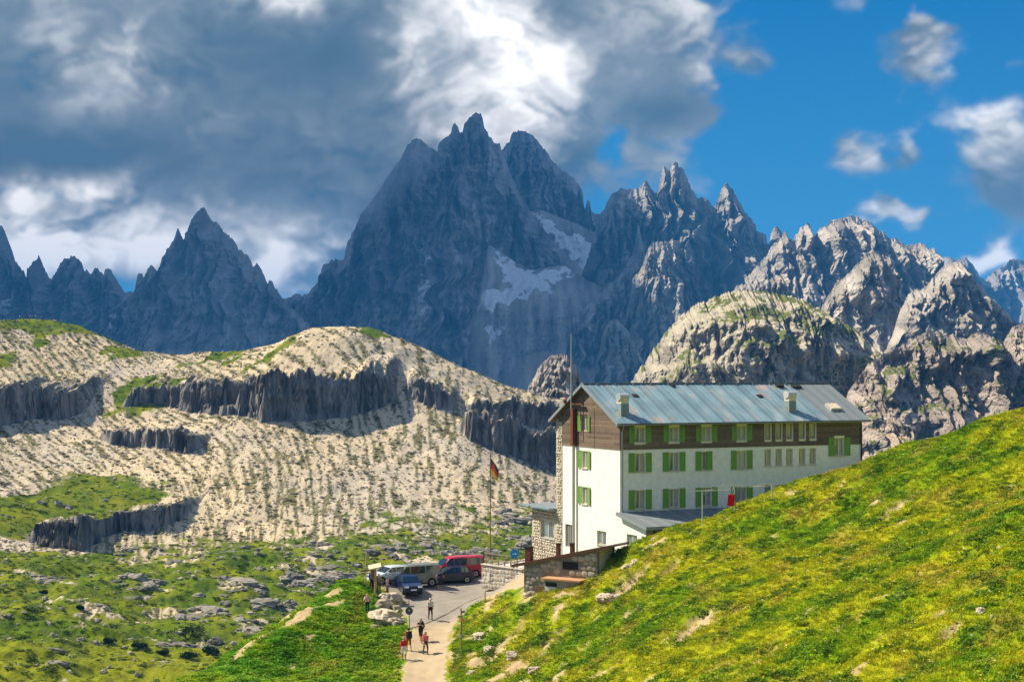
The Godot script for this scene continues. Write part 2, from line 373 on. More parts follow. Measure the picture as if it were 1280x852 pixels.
func mountains() -> void:
	var rock := soil(60.0, 301, 0.66, 1.16, 420.0, 0.018)
	var near_rock := soil(22.0, 305, 0.66, 1.16, 140.0, 0.018)
	mountain("hazy blue limestone range behind the right-hand towers", {"sky": SKY_F, "d": 5200.0, "low": 470.0, "seed": 3, "rows": 90, "rough": 80.0, "big": 300.0, "step": 2.0, "snow": [[[1262, 350], [1275, 352], [1280, 375], [1268, 372]]]}, rock)
	mountain("jagged dark blue peaks at the far left", {"sky": SKY_L1, "d": 3700.0, "low": 470.0, "seed": 5, "snow": [[[22, 366], [25, 364], [22, 385], [24, 402], [13, 402], [15, 385]]]}, rock)
	mountain("small pale crag in the notch beside the main massif", {"sky": SKY_L3, "d": 4300.0, "low": 460.0, "seed": 6, "rows": 60}, rock)
	mountain("pointed blue pyramid peak with side spires", {"sky": SKY_L2, "d": 3300.0, "low": 500.0, "seed": 8, "lean": 0.6, "big": 230.0, "snow": [[[145, 380], [149, 380], [147, 397], [150, 415], [143, 418], [141, 398]]]}, rock)
	mountain("rounded twin peak behind the snowfield", {"sky": SKY_M2, "d": 3900.0, "low": 420.0, "seed": 12, "big": 170.0}, rock)
	mountain("grey bowl of scree and snow between the peaks", {"sky": SKY_BASIN, "d": 3720.0, "low": 520.0, "seed": 14, "lean": 1.9, "rough": 26.0, "big": 230.0, "snow": [SNOW_UP], "jag": 0.4, "rows": 120}, rock)
	mountain("grey rock apron holding the lower snowfield", {"sky": SKY_APRON, "d": 3290.0, "low": 530.0, "seed": 16, "run": [[0.0, 0.0], [0.35, 0.75], [0.6, 0.95], [1.0, 1.5]], "rough": 16.0, "big": 170.0, "snow": [SNOW_LOW, SNOW_TAIL], "jag": 0.3, "rows": 200}, rock)
	mountain("tallest cloud-wrapped limestone massif with several summits", {"sky": SKY_M1, "d": 3450.0, "low": 520.0, "seed": 21, "lean": 0.5, "big": 240.0, "rough": 60.0, "rows": 260, "snow": [[[531, 306], [534, 305], [538, 330], [533, 335]], [[534, 350], [538, 352], [540, 385], [536, 402], [532, 380]]]}, rock)
	mountain("cluster of dark needle towers right of the snowfield", {"sky": SKY_R1, "d": 3350.0, "low": 520.0, "seed": 26, "lean": 0.45, "big": 160.0, "rough": 52.0, "rows": 220}, rock)
	mountain("thin sunlit arete at the foot of the needle towers", {"sky": SKY_B2, "d": 3000.0, "low": 520.0, "seed": 31, "big": 110.0, "rough": 26.0}, rock)
	mountain("pale sunlit buttress in front of the needle towers", {"sky": SKY_B1, "d": 2750.0, "low": 520.0, "seed": 33, "big": 110.0, "rough": 30.0, "lean": 0.5, "tint": Color(0.36, 0.33, 0.29)}, rock)
	mountain("dark blue rock fin below the pale buttress", {"sky": SKY_B3, "d": 2500.0, "low": 540.0, "seed": 35, "big": 90.0, "rough": 24.0}, rock)
	mountain("broad lumpy grey summit with pinnacles", {"sky": SKY_R2, "tint": Color(0.42, 0.375, 0.325), "d": 2700.0, "low": 500.0, "seed": 41, "lean": 0.75, "big": 150.0, "rough": 46.0, "rows": 200}, rock)
	mountain("low row of pale pinnacles behind the green dome", {"sky": SKY_G, "d": 1700.0, "low": 420.0, "seed": 43, "big": 50.0, "rough": 12.0, "rows": 70, "tint": Color(0.36, 0.33, 0.29)}, near_rock)
	mountain("blunt grey rock tower beside the green dome", {"sky": SKY_T1, "tint": Color(0.42, 0.375, 0.325), "d": 1750.0, "low": 520.0, "seed": 47, "big": 85.0, "rough": 20.0, "iso": 1.4, "lump": 18.0, "lean": 0.5, "rows": 190}, near_rock)
	mountain("pyramid rock tower near the right edge", {"sky": SKY_T2, "tint": Color(0.42, 0.375, 0.325), "d": 1600.0, "low": 520.0, "seed": 51, "big": 80.0, "rough": 20.0, "iso": 1.5, "lump": 20.0, "lean": 0.6, "rows": 170}, near_rock)
	mountain("rounded rock hill with turf on its crown behind the hut roof", {"sky": SKY_H2, "d": 1060.0, "low": 580.0, "seed": 57, "big": 70.0, "rough": 10.0, "iso": 2.4, "lump": 20.0, "run": [[0.0, 0.0], [0.12, 0.30], [0.3, 0.52], [0.5, 0.62], [1.0, 0.95]], "look": "dome", "jag": 2.0, "rows": 230, "tint": Color(0.37, 0.33, 0.28)}, near_rock)
	mountain("broken sunlit cliffs behind the right end of the hut", {"sky": SKY_C1, "d": 950.0, "low": 620.0, "seed": 61, "big": 66.0, "rough": 14.0, "iso": 1.8, "lump": 20.0, "lean": 0.75, "look": "cliff", "rows": 260, "tint": Color(0.36, 0.30, 0.255)}, near_rock)
	mountain("small dark rock knob left of the hut gable", {"sky": SKY_K, "d": 760.0, "low": 580.0, "seed": 67, "big": 30.0, "rough": 5.0, "iso": 2.2, "lump": 6.0, "lean": 0.6, "rows": 110, "tint": Color(0.34, 0.31, 0.28)}, near_rock)

func clouds_overhead() -> void:
	# the cloud bank that keeps the left and middle peaks in shade: above the frame, on the sun's side of them
	var m := paint(0.85, 0.86, 0.88, 1.0)
	for spot in [[-1580.0, 3650.0, 640.0, 720.0], [-2350.0, 3650.0, 850.0, 720.0], [-3500.0, 3700.0, 900.0, 700.0]]:
		var nu := 72
		var nv := 36
		var pts := PackedVector3Array()
		for j in nv:
			var lat := PI * (float(j) / (nv - 1) - 0.5)
			for i in nu:
				var lon := TAU * float(i) / (nu - 1)
				var dir := Vector3(cos(lat) * cos(lon), sin(lat), cos(lat) * sin(lon))
				var r := 1.0 + 0.42 * n_a.get_noise_3dv(dir * 2.2 + Vector3(spot[0] * 0.001, 0, 0)) + 0.16 * n_b.get_noise_3dv(dir * 7.0)
				pts.append(Vector3(spot[0] + dir.x * r * spot[2], 1750.0 + dir.y * r * 200.0, -spot[1] - 260.0 + dir.z * r * spot[3] * 1.3))
		setting("cloud", grid_mesh(pts, PackedColorArray(), nu, nv), m, "grey cloud bank above the shaded peaks")

func mist() -> void:
	# shreds of cloud caught on the left shoulder of the tallest peak
	var r := RandomNumberGenerator.new()
	r.seed = 515
	var all := Node3D.new()
	all.name = "mist"
	add_child(all)
	tag(all, "thin cloud shreds on the shoulder of the tallest peak", "", "", "stuff")
	for k in 18:
		var u := r.randf()
		var p := survey(lerpf(466.0, 520.0, u) + r.randf_range(-18, 18), lerpf(256.0, 190.0, u) + r.randf_range(-20, 20), 3290.0 + r.randf_range(-60, 60))
		var v := FogVolume.new()
		v.name = "shred"
		v.shape = RenderingServer.FOG_VOLUME_SHAPE_ELLIPSOID
		var s := r.randf_range(30.0, 95.0)
		v.size = Vector3(s * 1.5, s * r.randf_range(0.5, 1.0), s)
		var m := FogMaterial.new()
		m.density = r.randf_range(0.001, 0.0035)
		m.albedo = Color(0.93, 0.95, 0.97)
		v.material = m
		all.add_child(v, true)
		v.position = p
		v.rotation.z = r.randf_range(0.2, 1.1)

# ---------------------------------------------------------------- land: smooth surface through surveyed points, then cliffs, gullies, stones
class Spline:
	# thin-plate surface height(x, d), tabulated on a coarse grid
	var x0 := 0.0
	var d0 := 0.0
	var cell := 1.0
	var nx := 0
	var nd := 0
	var tab := PackedFloat32Array()
	func fit(pts: Array, soft: float, ax: float, bx: float, ad: float, bd: float, c: float) -> void:
		var n := pts.size()
		var m := n + 3
		var a := []
		for i in m:
			var row := PackedFloat64Array()
			row.resize(m + 1)
			a.append(row)
		for i in n:
			for j in n:
				var r2: float = (pow(pts[i].x - pts[j].x, 2.0) + pow(pts[i].z - pts[j].z, 2.0)) * 1e-4
				a[i][j] = 0.0 if r2 < 1e-12 else r2 * log(r2)
			a[i][i] += soft
			a[i][n] = 1.0
			a[i][n + 1] = pts[i].x * 0.01
			a[i][n + 2] = -pts[i].z * 0.01
			a[n][i] = 1.0
			a[n + 1][i] = pts[i].x * 0.01
			a[n + 2][i] = -pts[i].z * 0.01
			a[i][m] = pts[i].y
		for i in m:
			var best := i
			for k in range(i + 1, m):
				if absf(a[k][i]) > absf(a[best][i]): best = k
			var swap: PackedFloat64Array = a[i]
			a[i] = a[best]
			a[best] = swap
			for k in m:
				if k == i: continue
				var f: float = a[k][i] / a[i][i]
				if f == 0.0: continue
				for j in range(i, m + 1): a[k][j] -= f * a[i][j]
		var w := PackedFloat64Array()
		for i in m: w.append(a[i][m] / a[i][i])
		x0 = ax
		d0 = ad
		cell = c
		nx = int((bx - ax) / c) + 2
		nd = int((bd - ad) / c) + 2
		tab.resize(nx * nd)
		for j in nd:
			for i in nx:
				var x := ax + i * c
				var d := ad + j * c
				var s: float = w[n] + w[n + 1] * x * 0.01 + w[n + 2] * d * 0.01
				for k in n:
					var ex: float = x - pts[k].x
					var ed: float = d + pts[k].z
					var r2 := (ex * ex + ed * ed) * 1e-4
					if r2 > 1e-12: s += w[k] * r2 * log(r2)
				tab[j * nx + i] = s
	func h(x: float, d: float) -> float:
		var u := clampf((x - x0) / cell, 0.0, nx - 1.001)
		var v := clampf((d - d0) / cell, 0.0, nd - 1.001)
		var i := int(u)
		var j := int(v)
		u -= i
		v -= j
		var p := j * nx + i
		return lerpf(lerpf(tab[p], tab[p + 1], u), lerpf(tab[p + nx], tab[p + nx + 1], u), v)

var near := Spline.new()
var far := Spline.new()

func surveyed(list: Array) -> Array:
	var out := []
	for p in list: out.append(survey(p[0], p[1], p[2]))
	return out

# ---- the left hill, its cliffs and the valley
const HILL := [
	# crest
	[-60, 404, 800], [0, 400, 800], [40, 398, 800], [75, 404, 795], [120, 416, 780], [160, 433, 750], [200, 442, 725], [260, 442, 705], [300, 440, 690], [340, 431, 675], [380, 417, 665], [410, 412, 662], [450, 412, 660], [490, 420, 655], [530, 437, 645], [570, 455, 632], [610, 472, 620], [650, 487, 610], [690, 500, 600], [740, 514, 590], [820, 535, 580],
	# upper slope
	[0, 440, 735], [100, 440, 735], [200, 465, 690], [300, 462, 665], [430, 440, 640], [560, 480, 605], [680, 515, 585],
	# foot of the main cliffs
	[0, 528, 660], [90, 525, 655], [200, 520, 640], [300, 525, 600], [400, 528, 590], [480, 525, 585], [540, 520, 580], [600, 560, 545], [690, 582, 535],
	# talus
	[0, 570, 600], [100, 570, 590], [200, 570, 570], [300, 570, 545], [430, 575, 535], [560, 590, 518], [690, 610, 505],
	[0, 600, 555], [110, 605, 540], [220, 610, 520], [320, 620, 500], [430, 640, 470], [560, 650, 455], [690, 660, 450],
	# valley
	[0, 700, 440], [60, 690, 455], [150, 690, 450], [230, 680, 452], [330, 690, 425], [430, 700, 408], [560, 705, 400], [690, 705, 395],
	[0, 760, 370], [120, 760, 365], [250, 765, 355], [380, 770, 340], [520, 770, 330],
	[0, 852, 285], [150, 852, 280], [300, 852, 270]]

# cliff bands: along x, foot line and height in metres
const CLIFFS := [
	{"foot": [[-120, 534], [0, 530], [40, 528], [80, 524], [104, 512]], "tall": [[-120, 0.0], [-80, 14.0], [0, 15.0], [60, 13.0], [90, 9.0], [106, 0.0]], "back": 60.0},
	{"foot": [[155, 508], [180, 508], [205, 507], [230, 512], [255, 516], [280, 516], [300, 512]], "tall": [[152, 0.0], [165, 6.0], [200, 7.0], [235, 11.0], [275, 13.0], [290, 8.0], [300, 2.0]], "back": 42.0},
	{"foot": [[292, 520], [330, 528], [370, 530], [410, 526], [440, 520], [470, 512], [492, 498]], "tall": [[292, 3.0], [305, 15.0], [345, 19.0], [385, 20.0], [388, 15.0], [400, 18.0], [430, 17.0], [460, 15.0], [480, 10.0], [494, 0.0]], "back": 46.0},
	{"foot": [[508, 496], [530, 508], [550, 512], [570, 510]], "tall": [[506, 0.0], [515, 7.0], [545, 8.5], [565, 5.0], [572, 0.0]], "back": 30.0},
	{"foot": [[570, 535], [585, 552], [620, 566], [660, 580], [700, 590], [760, 600], [830, 606]], "tall": [[570, 0.0], [582, 9.0], [620, 12.0], [700, 13.0], [760, 13.0], [825, 0.0]], "back": 22.0},
	{"foot": [[575, 515], [610, 525], [650, 535], [700, 545], [760, 550], [830, 556]], "tall": [[578, 0.0], [595, 6.0], [640, 8.0], [700, 9.0], [760, 9.0], [825, 0.0]], "back": 26.0},
	{"foot": [[122, 550], [150, 556], [190, 562], [230, 566], [250, 560]], "tall": [[120, 0.0], [130, 5.0], [160, 7.0], [215, 8.5], [240, 6.0], [252, 0.0]], "back": 30.0},
	{"foot": [[36, 672], [70, 684], [105, 688], [140, 668], [180, 668], [205, 662], [222, 652], [238, 646]], "tall": [[34, 0.0], [44, 6.0], [80, 9.5], [110, 9.5], [130, 5.5], [180, 6.5], [212, 6.0], [228, 3.0], [238, 0.0]], "back": 36.0},
	{"foot": [[-80, 756], [-10, 752], [12, 744], [26, 732], [36, 720]], "tall": [[-80, 0.0], [-40, 9.0], [-4, 10.0], [14, 8.0], [26, 5.0], [36, 0.0]], "back": 26.0}]

var cliff_lines: Array = []
var cliff_tall: Array = []

func reach(px: float) -> float:
	# the hillside swings round: nearer at the left, farther at the right
	return lerpf(0.86, 1.16, clampf(px / 690.0, -0.1, 1.2))

func plain(x: float, d: float) -> Vector2:
	# position along and up the hillside, its swing taken out
	var k := reach(640.0 + F * x / d)
	return Vector2(x / k, d / k)

func meet(s: Spline, x: float, y: float, lo: float, hi: float) -> float:
	# distance at which the line of sight to a surveyed mark meets the land
	var d := lo
	var step := 1.0
	while d < hi:
		if s.h((x - 640.0) / F * d, d) >= (HOR - y) / F * d: return d
		d += step
	return hi

func plan_cliffs() -> void:
	for c in CLIFFS:
		var line := []
		var tall := []
		for p in c.foot:
			var d := meet(far, p[0], p[1], 200.0, 980.0)
			line.append([(p[0] - 640.0) / F * d, d])
		for p in c.tall:
			var d := meet(far, p[0], lerp_list(c.foot, p[0]), 200.0, 980.0)
			tall.append([(p[0] - 640.0) / F * d, p[1] * reach(p[0])])
		cliff_lines.append(line)
		cliff_tall.append(tall)

var on_cliff := 0.0

func hill_height(x: float, d: float) -> float:
	var y := far.h(x, d)
	y += 2.2 * n_a.get_noise_2d(x * 0.018, d * 0.018) + 0.9 * n_a.get_noise_2d(x * 0.07, d * 0.07)
	# knolls and hollows of the valley floor
	var dn := plain(x, d).y
	if dn < 470.0:
		var v := smoothstep(470.0, 400.0, dn)
		y += v * (2.4 * n_a.get_noise_2d(x * 0.025 + 4.0, d * 0.02) + 1.2 * n_a.get_noise_2d(x * 0.06 + 9.0, d * 0.06) + 0.75 * n_b.get_noise_2d(x * 0.16, d * 0.16))
	on_cliff = 0.0
	for i in cliff_lines.size():
		var line: Array = cliff_lines[i]
		if x < line[0][0] - 6.0 or x > line[line.size() - 1][0] + 6.0: continue
		var tall := lerp_list(cliff_tall[i], x)
		if tall <= 0.05: continue
		var back: float = CLIFFS[i].back
		var dc := lerp_list(line, x)
		dc += 4.5 * n_b.get_noise_2d(x * 0.05, 10.0 * i) + 1.6 * n_r.get_noise_2d(x * 0.11, 20.0 * i + 5.0)
		var e := d - dc
		if e < -1.0 or e > back: continue
		tall *= 1.0 + 0.30 * n_b.get_noise_2d(x * 0.06, 33.0 * i) + 0.22 * n_b.get_noise_2d(x * 0.5, 33.0 * i)
		var w := 0.16 * tall + 0.6
		var rise := smoothstep(0.0, w, e)
		y += tall * rise * (1.0 - smoothstep(w, back, e))
		if e < w * 1.25: on_cliff = maxf(on_cliff, minf(1.0, tall / 2.5))
	return y

func green_zone(wx: float, wd: float) -> float:
	var at := plain(wx, wd)
	var x := at.x
	var d := at.y
	# how much turf grows here: the valley floor, the left hilltop, strips on the dome and beside the gullies
	var e := n_a.get_noise_2d(x * 0.02 + 60.0, d * 0.02)
	var v := smoothstep(488.0, 415.0, d + 34.0 * e) * 0.95
	var meadow := smoothstep(1.0, 0.55, Vector2((x + 146.0) / 42.0, (d - 515.0) / 48.0).length() + 0.4 * e)
	v = maxf(v, 0.95 * meadow)
	v = maxf(v, smoothstep(752.0, 768.0, d + 14.0 * e) * smoothstep(-185.0, -205.0, x + 20.0 * e))
	v = maxf(v, 0.9 * smoothstep(0.10, 0.30, e) * smoothstep(640.0, 655.0, d))
	return v

func left_hill() -> void:
	var marks := []
	for p in HILL: marks.append(survey(p[0], p[1], p[2] * reach(p[0])))
	for i in 21:
		# the ground falls away behind the crest
		var p: Vector3 = marks[i]
		marks.append(Vector3(p.x * 1.02, p.y - 9.0, p.z - 45.0))
		marks.append(Vector3(p.x * 1.06, p.y - 50.0, p.z - 130.0))
	far.fit(marks, 0.0006, -330.0, 140.0, 180.0, 1000.0, 3.0)
	plan_cliffs()
	var nu := 620
	var nv := 520
	var fine := 1750
	var dlo := 190.0
	var dhi := 970.0
	var pts := PackedVector3Array()
	var cols := PackedColorArray()
	pts.resize(nu * nv)
	cols.resize(nu * nv)
	var ys := PackedFloat32Array()
	var on := PackedFloat32Array()
	var arc := PackedFloat32Array()
	var spread := PackedFloat32Array()
	spread.resize(nu * nv)
	ys.resize(fine)
	on.resize(fine)
	arc.resize(fine)
	for i in nu:
		var s := lerpf(-275.0, 100.0, float(i) / (nu - 1)) / 800.0
		var len := 0.0
		for k in fine:
			var t := float(k) / (fine - 1)
			var d := lerpf(dlo, dhi, t)
			ys[k] = hill_height(s * (d + 150.0), d)
			on[k] = on_cliff
			if k > 0:
				var dy := ys[k] - ys[k - 1]
				var dd := (dhi - dlo) / (fine - 1)
				# points follow the length of the profile, closer together near by and on cliffs
				len += (0.30 * dd + 1.0 * absf(dy)) * 500.0 / d
			arc[k] = len
		var k2 := 0
		for j in nv:
			var want := len * float(nv - 1 - j) / (nv - 1)
			if j == 0: k2 = fine - 2
			while k2 > 0 and arc[k2] > want: k2 -= 1
			var f := clampf((want - arc[k2]) / maxf(arc[k2 + 1] - arc[k2], 1e-6), 0.0, 1.0)
			spread[j * nu + i] = lerpf(dlo, dhi, (k2 + f) / (fine - 1))
	# even out the rows between neighbouring columns, then take the heights
	for i in nu:
		var s := lerpf(-275.0, 100.0, float(i) / (nu - 1)) / 800.0
		for j in nv:
			var d := 0.0
			var many := 0
			for q in range(maxi(i - 4, 0), mini(i + 5, nu)):
				d += spread[j * nu + q]
				many += 1
			d /= many
			var x := s * (d + 150.0)
			var y := hill_height(x, d)
			var c := on_cliff
			# fissured rock faces, stony slopes
			var fiss := n_r.get_noise_3d(x * 0.085, y * 0.02, d * 0.05) - 1.1 * absf(n_b.get_noise_3d(x * 0.34, y * 0.05, d * 0.2))
			var chip := n_b.get_noise_3d(x * 0.45, y * 0.30, d * 0.45)
			var ledge := n_b.get_noise_2d(x * 0.04, y * 0.6)
			var stones := n_b.get_noise_3d(x * 0.9, y * 0.9, d * 0.9)
			var green := green_zone(x, d)
			var heap := n_a.get_noise_2d(x * 0.11 + 5.0, d * 0.11)
			var bed := clampf(4.0 * n_b.get_noise_2d(x * 0.025 + 7.0, y * 0.30), -1.0, 1.0)
			var out := c * (1.7 * fiss + 1.7 * chip + 0.5 * ledge + 0.55 * bed)
			y += (1.0 - c) * (0.16 + 0.30 * maxf(heap, 0.0)) * stones * (1.0 - 0.5 * green)
			pts[j * nu + i] = Vector3(x + 0.4 * c * chip, y, -(d - out))
			cols[j * nu + i] = hill_colour(x, y, d, c, green)
	# steep faces are bare rock
	for j in range(1, nv - 1):
		for i in range(1, nu - 1):
			var a := pts[j * nu + i + 1] - pts[j * nu + i - 1]
			var b := pts[(j + 1) * nu + i] - pts[(j - 1) * nu + i]
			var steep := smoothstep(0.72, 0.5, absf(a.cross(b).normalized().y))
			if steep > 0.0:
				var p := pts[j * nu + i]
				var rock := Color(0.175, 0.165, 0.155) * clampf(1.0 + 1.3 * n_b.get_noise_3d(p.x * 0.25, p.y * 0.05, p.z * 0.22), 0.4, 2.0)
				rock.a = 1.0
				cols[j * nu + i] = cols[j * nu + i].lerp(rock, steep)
	setting("hill", grid_mesh(pts, cols, nu, nv), soil(9.0, 311, 0.75, 1.12, 14.0, 0.02), "long stony hill with dark cliff bands and a green valley floor")

func hill_colour(x: float, y: float, d: float, c: float, green: float) -> Color:
	var a := n_b.get_noise_3d(x * 0.35, y * 0.35, d * 0.35)
	var wide := n_a.get_noise_2d(x * 0.012, d * 0.012)
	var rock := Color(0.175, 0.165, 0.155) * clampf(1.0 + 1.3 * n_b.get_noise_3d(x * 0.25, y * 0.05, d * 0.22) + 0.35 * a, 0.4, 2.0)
	# pale rubble, warmer where finer
	var scree := Color(0.56, 0.455, 0.30).lerp(Color(0.48, 0.41, 0.315), clampf(0.5 + 1.4 * wide, 0.0, 1.0)) * (1.0 + 0.22 * a)
	# low mats of turf in streaks that run down the slope
	var lean := lerpf(0.75, 0.05, smoothstep(-150.0, -20.0, x))
	var streak := n_c.get_noise_2d((x + lean * (d - 600.0)) * 0.26 + 3.0, d * 0.028) + 0.45 * n_b.get_noise_2d(x * 0.45, d * 0.3)
	var much := n_a.get_noise_2d(x * 0.014 + 20.0, d * 0.014 + 8.0)
	var q := scree
	var mats := streak + 0.35 * much
	if mats > 0.06: q = q.lerp(Color(0.125, 0.12, 0.045) * (1.0 + 0.4 * a), clampf((mats - 0.06) * 6.0, 0.0, 0.9))
	# turf
	var turf := Color(0.085, 0.135, 0.006).lerp(Color(0.185, 0.20, 0.010), clampf(0.45 + 1.1 * n_a.get_noise_2d(x * 0.035 + 7.0, d * 0.035), 0.0, 1.0))
	turf = turf.lerp(Color(0.06, 0.10, 0.016), clampf(2.2 * n_b.get_noise_2d(x * 0.10 + 70.0, d * 0.08) + 0.05, 0.0, 0.8))
	turf = turf.lerp(Color(0.22, 0.225, 0.012), 0.6 * smoothstep(330.0, 300.0, plain(x, d).y))
	turf = turf * (1.0 + 0.3 * a)
	var keep := green + 0.55 * n_b.get_noise_2d(x * 0.09 + 12.0, d * 0.09) + 0.22 * n_b.get_noise_2d(x * 0.4, d * 0.4)
	var bare := n_b.get_noise_2d(x * 0.055 + 90.0, d * 0.055)
	var meadow := smoothstep(330.0, 300.0, plain(x, d).y)
	keep += 0.5 * meadow
	if plain(x, d).y < 480.0 and bare > 0.16: keep -= 2.4 * (bare - 0.16) * smoothstep(-170.0, -60.0, x)
	q = q.lerp(turf, smoothstep(0.42, 0.60, keep))
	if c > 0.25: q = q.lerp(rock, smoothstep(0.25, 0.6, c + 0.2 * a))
	q.a = 1.0
	return q

# ---- the saddle with the path, the lot and the grass slopes
const SADDLE := [
	# path and lot
	[529, 852, 106], [533, 815, 112.5], [537, 790, 117.5], [545, 768, 122], [500, 770, 122], [570, 775, 121], [490, 748, 127], [550, 745, 128], [610, 745, 127.5], [500, 728, 134], [550, 724, 136], [600, 722, 136.5], [640, 728, 133], [500, 712, 141.5], [560, 710, 142.5], [620, 712, 140.5],
	# right slope: brow
	[655, 749, 113.5], [700, 727, 114], [770, 690, 114], [865, 652, 113], [930, 629, 113], [1000, 604, 113], [1075, 578, 112], [1180, 546, 108], [1280, 512, 104], [1400, 470, 98],
	# right slope: body
	[575, 852, 103.5], [585, 800, 113], [600, 775, 118], [640, 852, 97], [640, 790, 108], [760, 852, 84], [900, 852, 72], [1050, 852, 62], [1280, 852, 50], [700, 790, 103], [770, 740, 105], [850, 760, 92], [850, 700, 104], [1000, 740, 84], [1000, 660, 101], [1150, 700, 76], [1150, 600, 98], [1280, 700, 66], [1280, 600, 88],
	# left bank
	[225, 851, 98], [330, 796, 112], [400, 760, 120], [445, 735, 126.5], [458, 722, 132], [495, 852, 104.5], [500, 805, 114.5], [480, 780, 119.5], [465, 765, 123], [400, 800, 113], [350, 852, 102], [440, 790, 116]]
const SADDLE_WORLD := [
	# behind the brow, round the hut
	[8.0, -14.6, 119.5], [3.5, -15.6, 120.0], [1.0, -15.9, 124.0], [20.0, -11.2, 123.0], [30.0, -7.6, 126.0], [42.0, -4.0, 124.0], [48.0, -1.0, 112.0], [5.0, -15.5, 132.0], [16.0, -14.0, 140.0], [34.0, -10.0, 142.0],
	# drops to the valley
	[-27.0, -26.0, 96.0], [-29.0, -30.0, 112.0], [-24.0, -29.0, 130.0], [-48.0, -58.0, 90.0], [-48.0, -62.0, 120.0], [-36.0, -50.0, 148.0], [-22.0, -34.0, 158.0], [0.0, -32.0, 166.0], [25.0, -28.0, 172.0], [50.0, -20.0, 172.0], [-60.0, -80.0, 160.0], [0.0, -60.0, 198.0], [60.0, -50.0, 200.0], [-30.0, -66.0, 190.0],
	# towards the viewpoint
	[0.0, -2.6, 1.0], [0.0, -11.0, 30.0], [10.5, -8.4, 30.0], [-12.0, -15.0, 30.0], [0.0, -17.5, 60.0], [-15.0, -19.0, 60.0], [5.0, -17.2, 76.0], [-5.0, -21.0, 90.0], [-15.0, -21.5, 84.0], [-34.0, -34.0, 60.0], [-20.0, -10.0, 6.0], [22.0, -1.0, 6.0], [34.0, 1.0, 40.0], [50.0, 5.0, 60.0], [46.0, 4.0, 88.0]]

# kerb lines of the paved ground, left and right, from the viewpoint outwards (surveyed marks)
const EDGE_L := [[497, 852], [503, 820], [511, 789], [505, 779], [498, 765], [494, 755], [488, 745], [474, 735], [464, 725]]
const EDGE_R := [[560, 852], [563, 820], [567, 792], [577, 776], [590, 762], [604, 749], [628, 742], [656, 738], [690, 734]]

func bare_ground(x: float, d: float) -> float:
	return near.h(x, d)

var paved := PackedVector2Array()

func plan_paved() -> void:
	var l := []
	var r := []
	for p in EDGE_L:
		var d := meet(near, p[0], p[1], 95.0, 150.0)
		l.append(Vector2((p[0] - 640.0) / F * d, d))
	for p in EDGE_R:
		var d := meet(near, p[0], p[1], 95.0, 150.0)
		r.append(Vector2((p[0] - 640.0) / F * d, d))
	var first_l: Vector2 = l[0] + (l[0] - l[1]).normalized() * 14.0
	var first_r: Vector2 = r[0] + (r[0] - r[1]).normalized() * 14.0
	paved = PackedVector2Array([first_l])
	for p in l: paved.append(p)
	paved.append_array(PackedVector2Array([Vector2(-13.5, 138.0), Vector2(-11.5, 144.0), Vector2(0.0, 145.0), Vector2(4.0, 140.0)]))
	r.reverse()
	for p in r: paved.append(p)
	paved.append(first_r)

func off_paved(x: float, d: float) -> float:
	# metres outside the paved ground, negative inside
	var p := Vector2(x, d)
	var best := 1e9
	var n := paved.size()
	for i in n:
		best = minf(best, p.distance_squared_to(Geometry2D.get_closest_point_to_segment(p, paved[i], paved[(i + 1) % n])))
	best = sqrt(best)
	return -best if Geometry2D.is_point_in_polygon(p, paved) else best

# eroded hollows in the right slope (surveyed marks, half width in metres)
const SCARS := [[914, 768, 1.0], [872, 784, 1.3], [1040, 714, 0.7], [1056, 777, 0.9], [957, 822, 1.0], [1092, 772, 0.6], [778, 738, 1.4], [652, 836, 1.6], [620, 815, 1.2], [1120, 640, 0.7], [690, 800, 0.9], [835, 712, 0.6], [1190, 800, 0.5]]
var scars: Array = []

func plan_scars() -> void:
	for s in SCARS:
		var d := meet(near, s[0], s[1], 45.0, 130.0)
		scars.append(Vector3((s[0] - 640.0) / F * d, d, s[2]))

func scar(x: float, d: float) -> float:
	var v := 0.0
	for s in scars:
		var ex: float = x - s.x
		var ed: float = d - s.y
		if absf(ex) > 3.5 or absf(ed) > 4.5: continue
		# long axis runs down the slope, to the left and towards the viewer
		var u: float = (ex * 0.75 + ed * 0.66) / (s.z * 1.9)
		var w: float = (ex * -0.66 + ed * 0.75) / (s.z * 0.75)
		v = maxf(v, smoothstep(1.1, 0.55, sqrt(u * u + w * w) + 0.9 * n_b.get_noise_2d(x * 0.9, d * 0.9)))
	return v

func ground(x: float, d: float) -> float:
	var y := near.h(x, d)
	var o := 6.0
	if d > 88.0 and d < 152.0 and x > -20.0 and x < 14.0: o = off_paved(x, d)
	if o < 0.0: return y - 0.12 * smoothstep(0.45, 0.9, -o)
	var far_side := smoothstep(0.0, 2.5, o) * smoothstep(20.0, 40.0, d)
	if x > -4.0 and d < 118.0: y -= 0.34 * scar(x, d)
	return y + far_side * (0.55 * n_a.get_noise_2d(x * 0.12, d * 0.12) + 0.26 * n_b.get_noise_2d(x * 0.4, d * 0.5) + 0.10 * n_b.get_noise_2d(x * 1.3, d * 1.3))

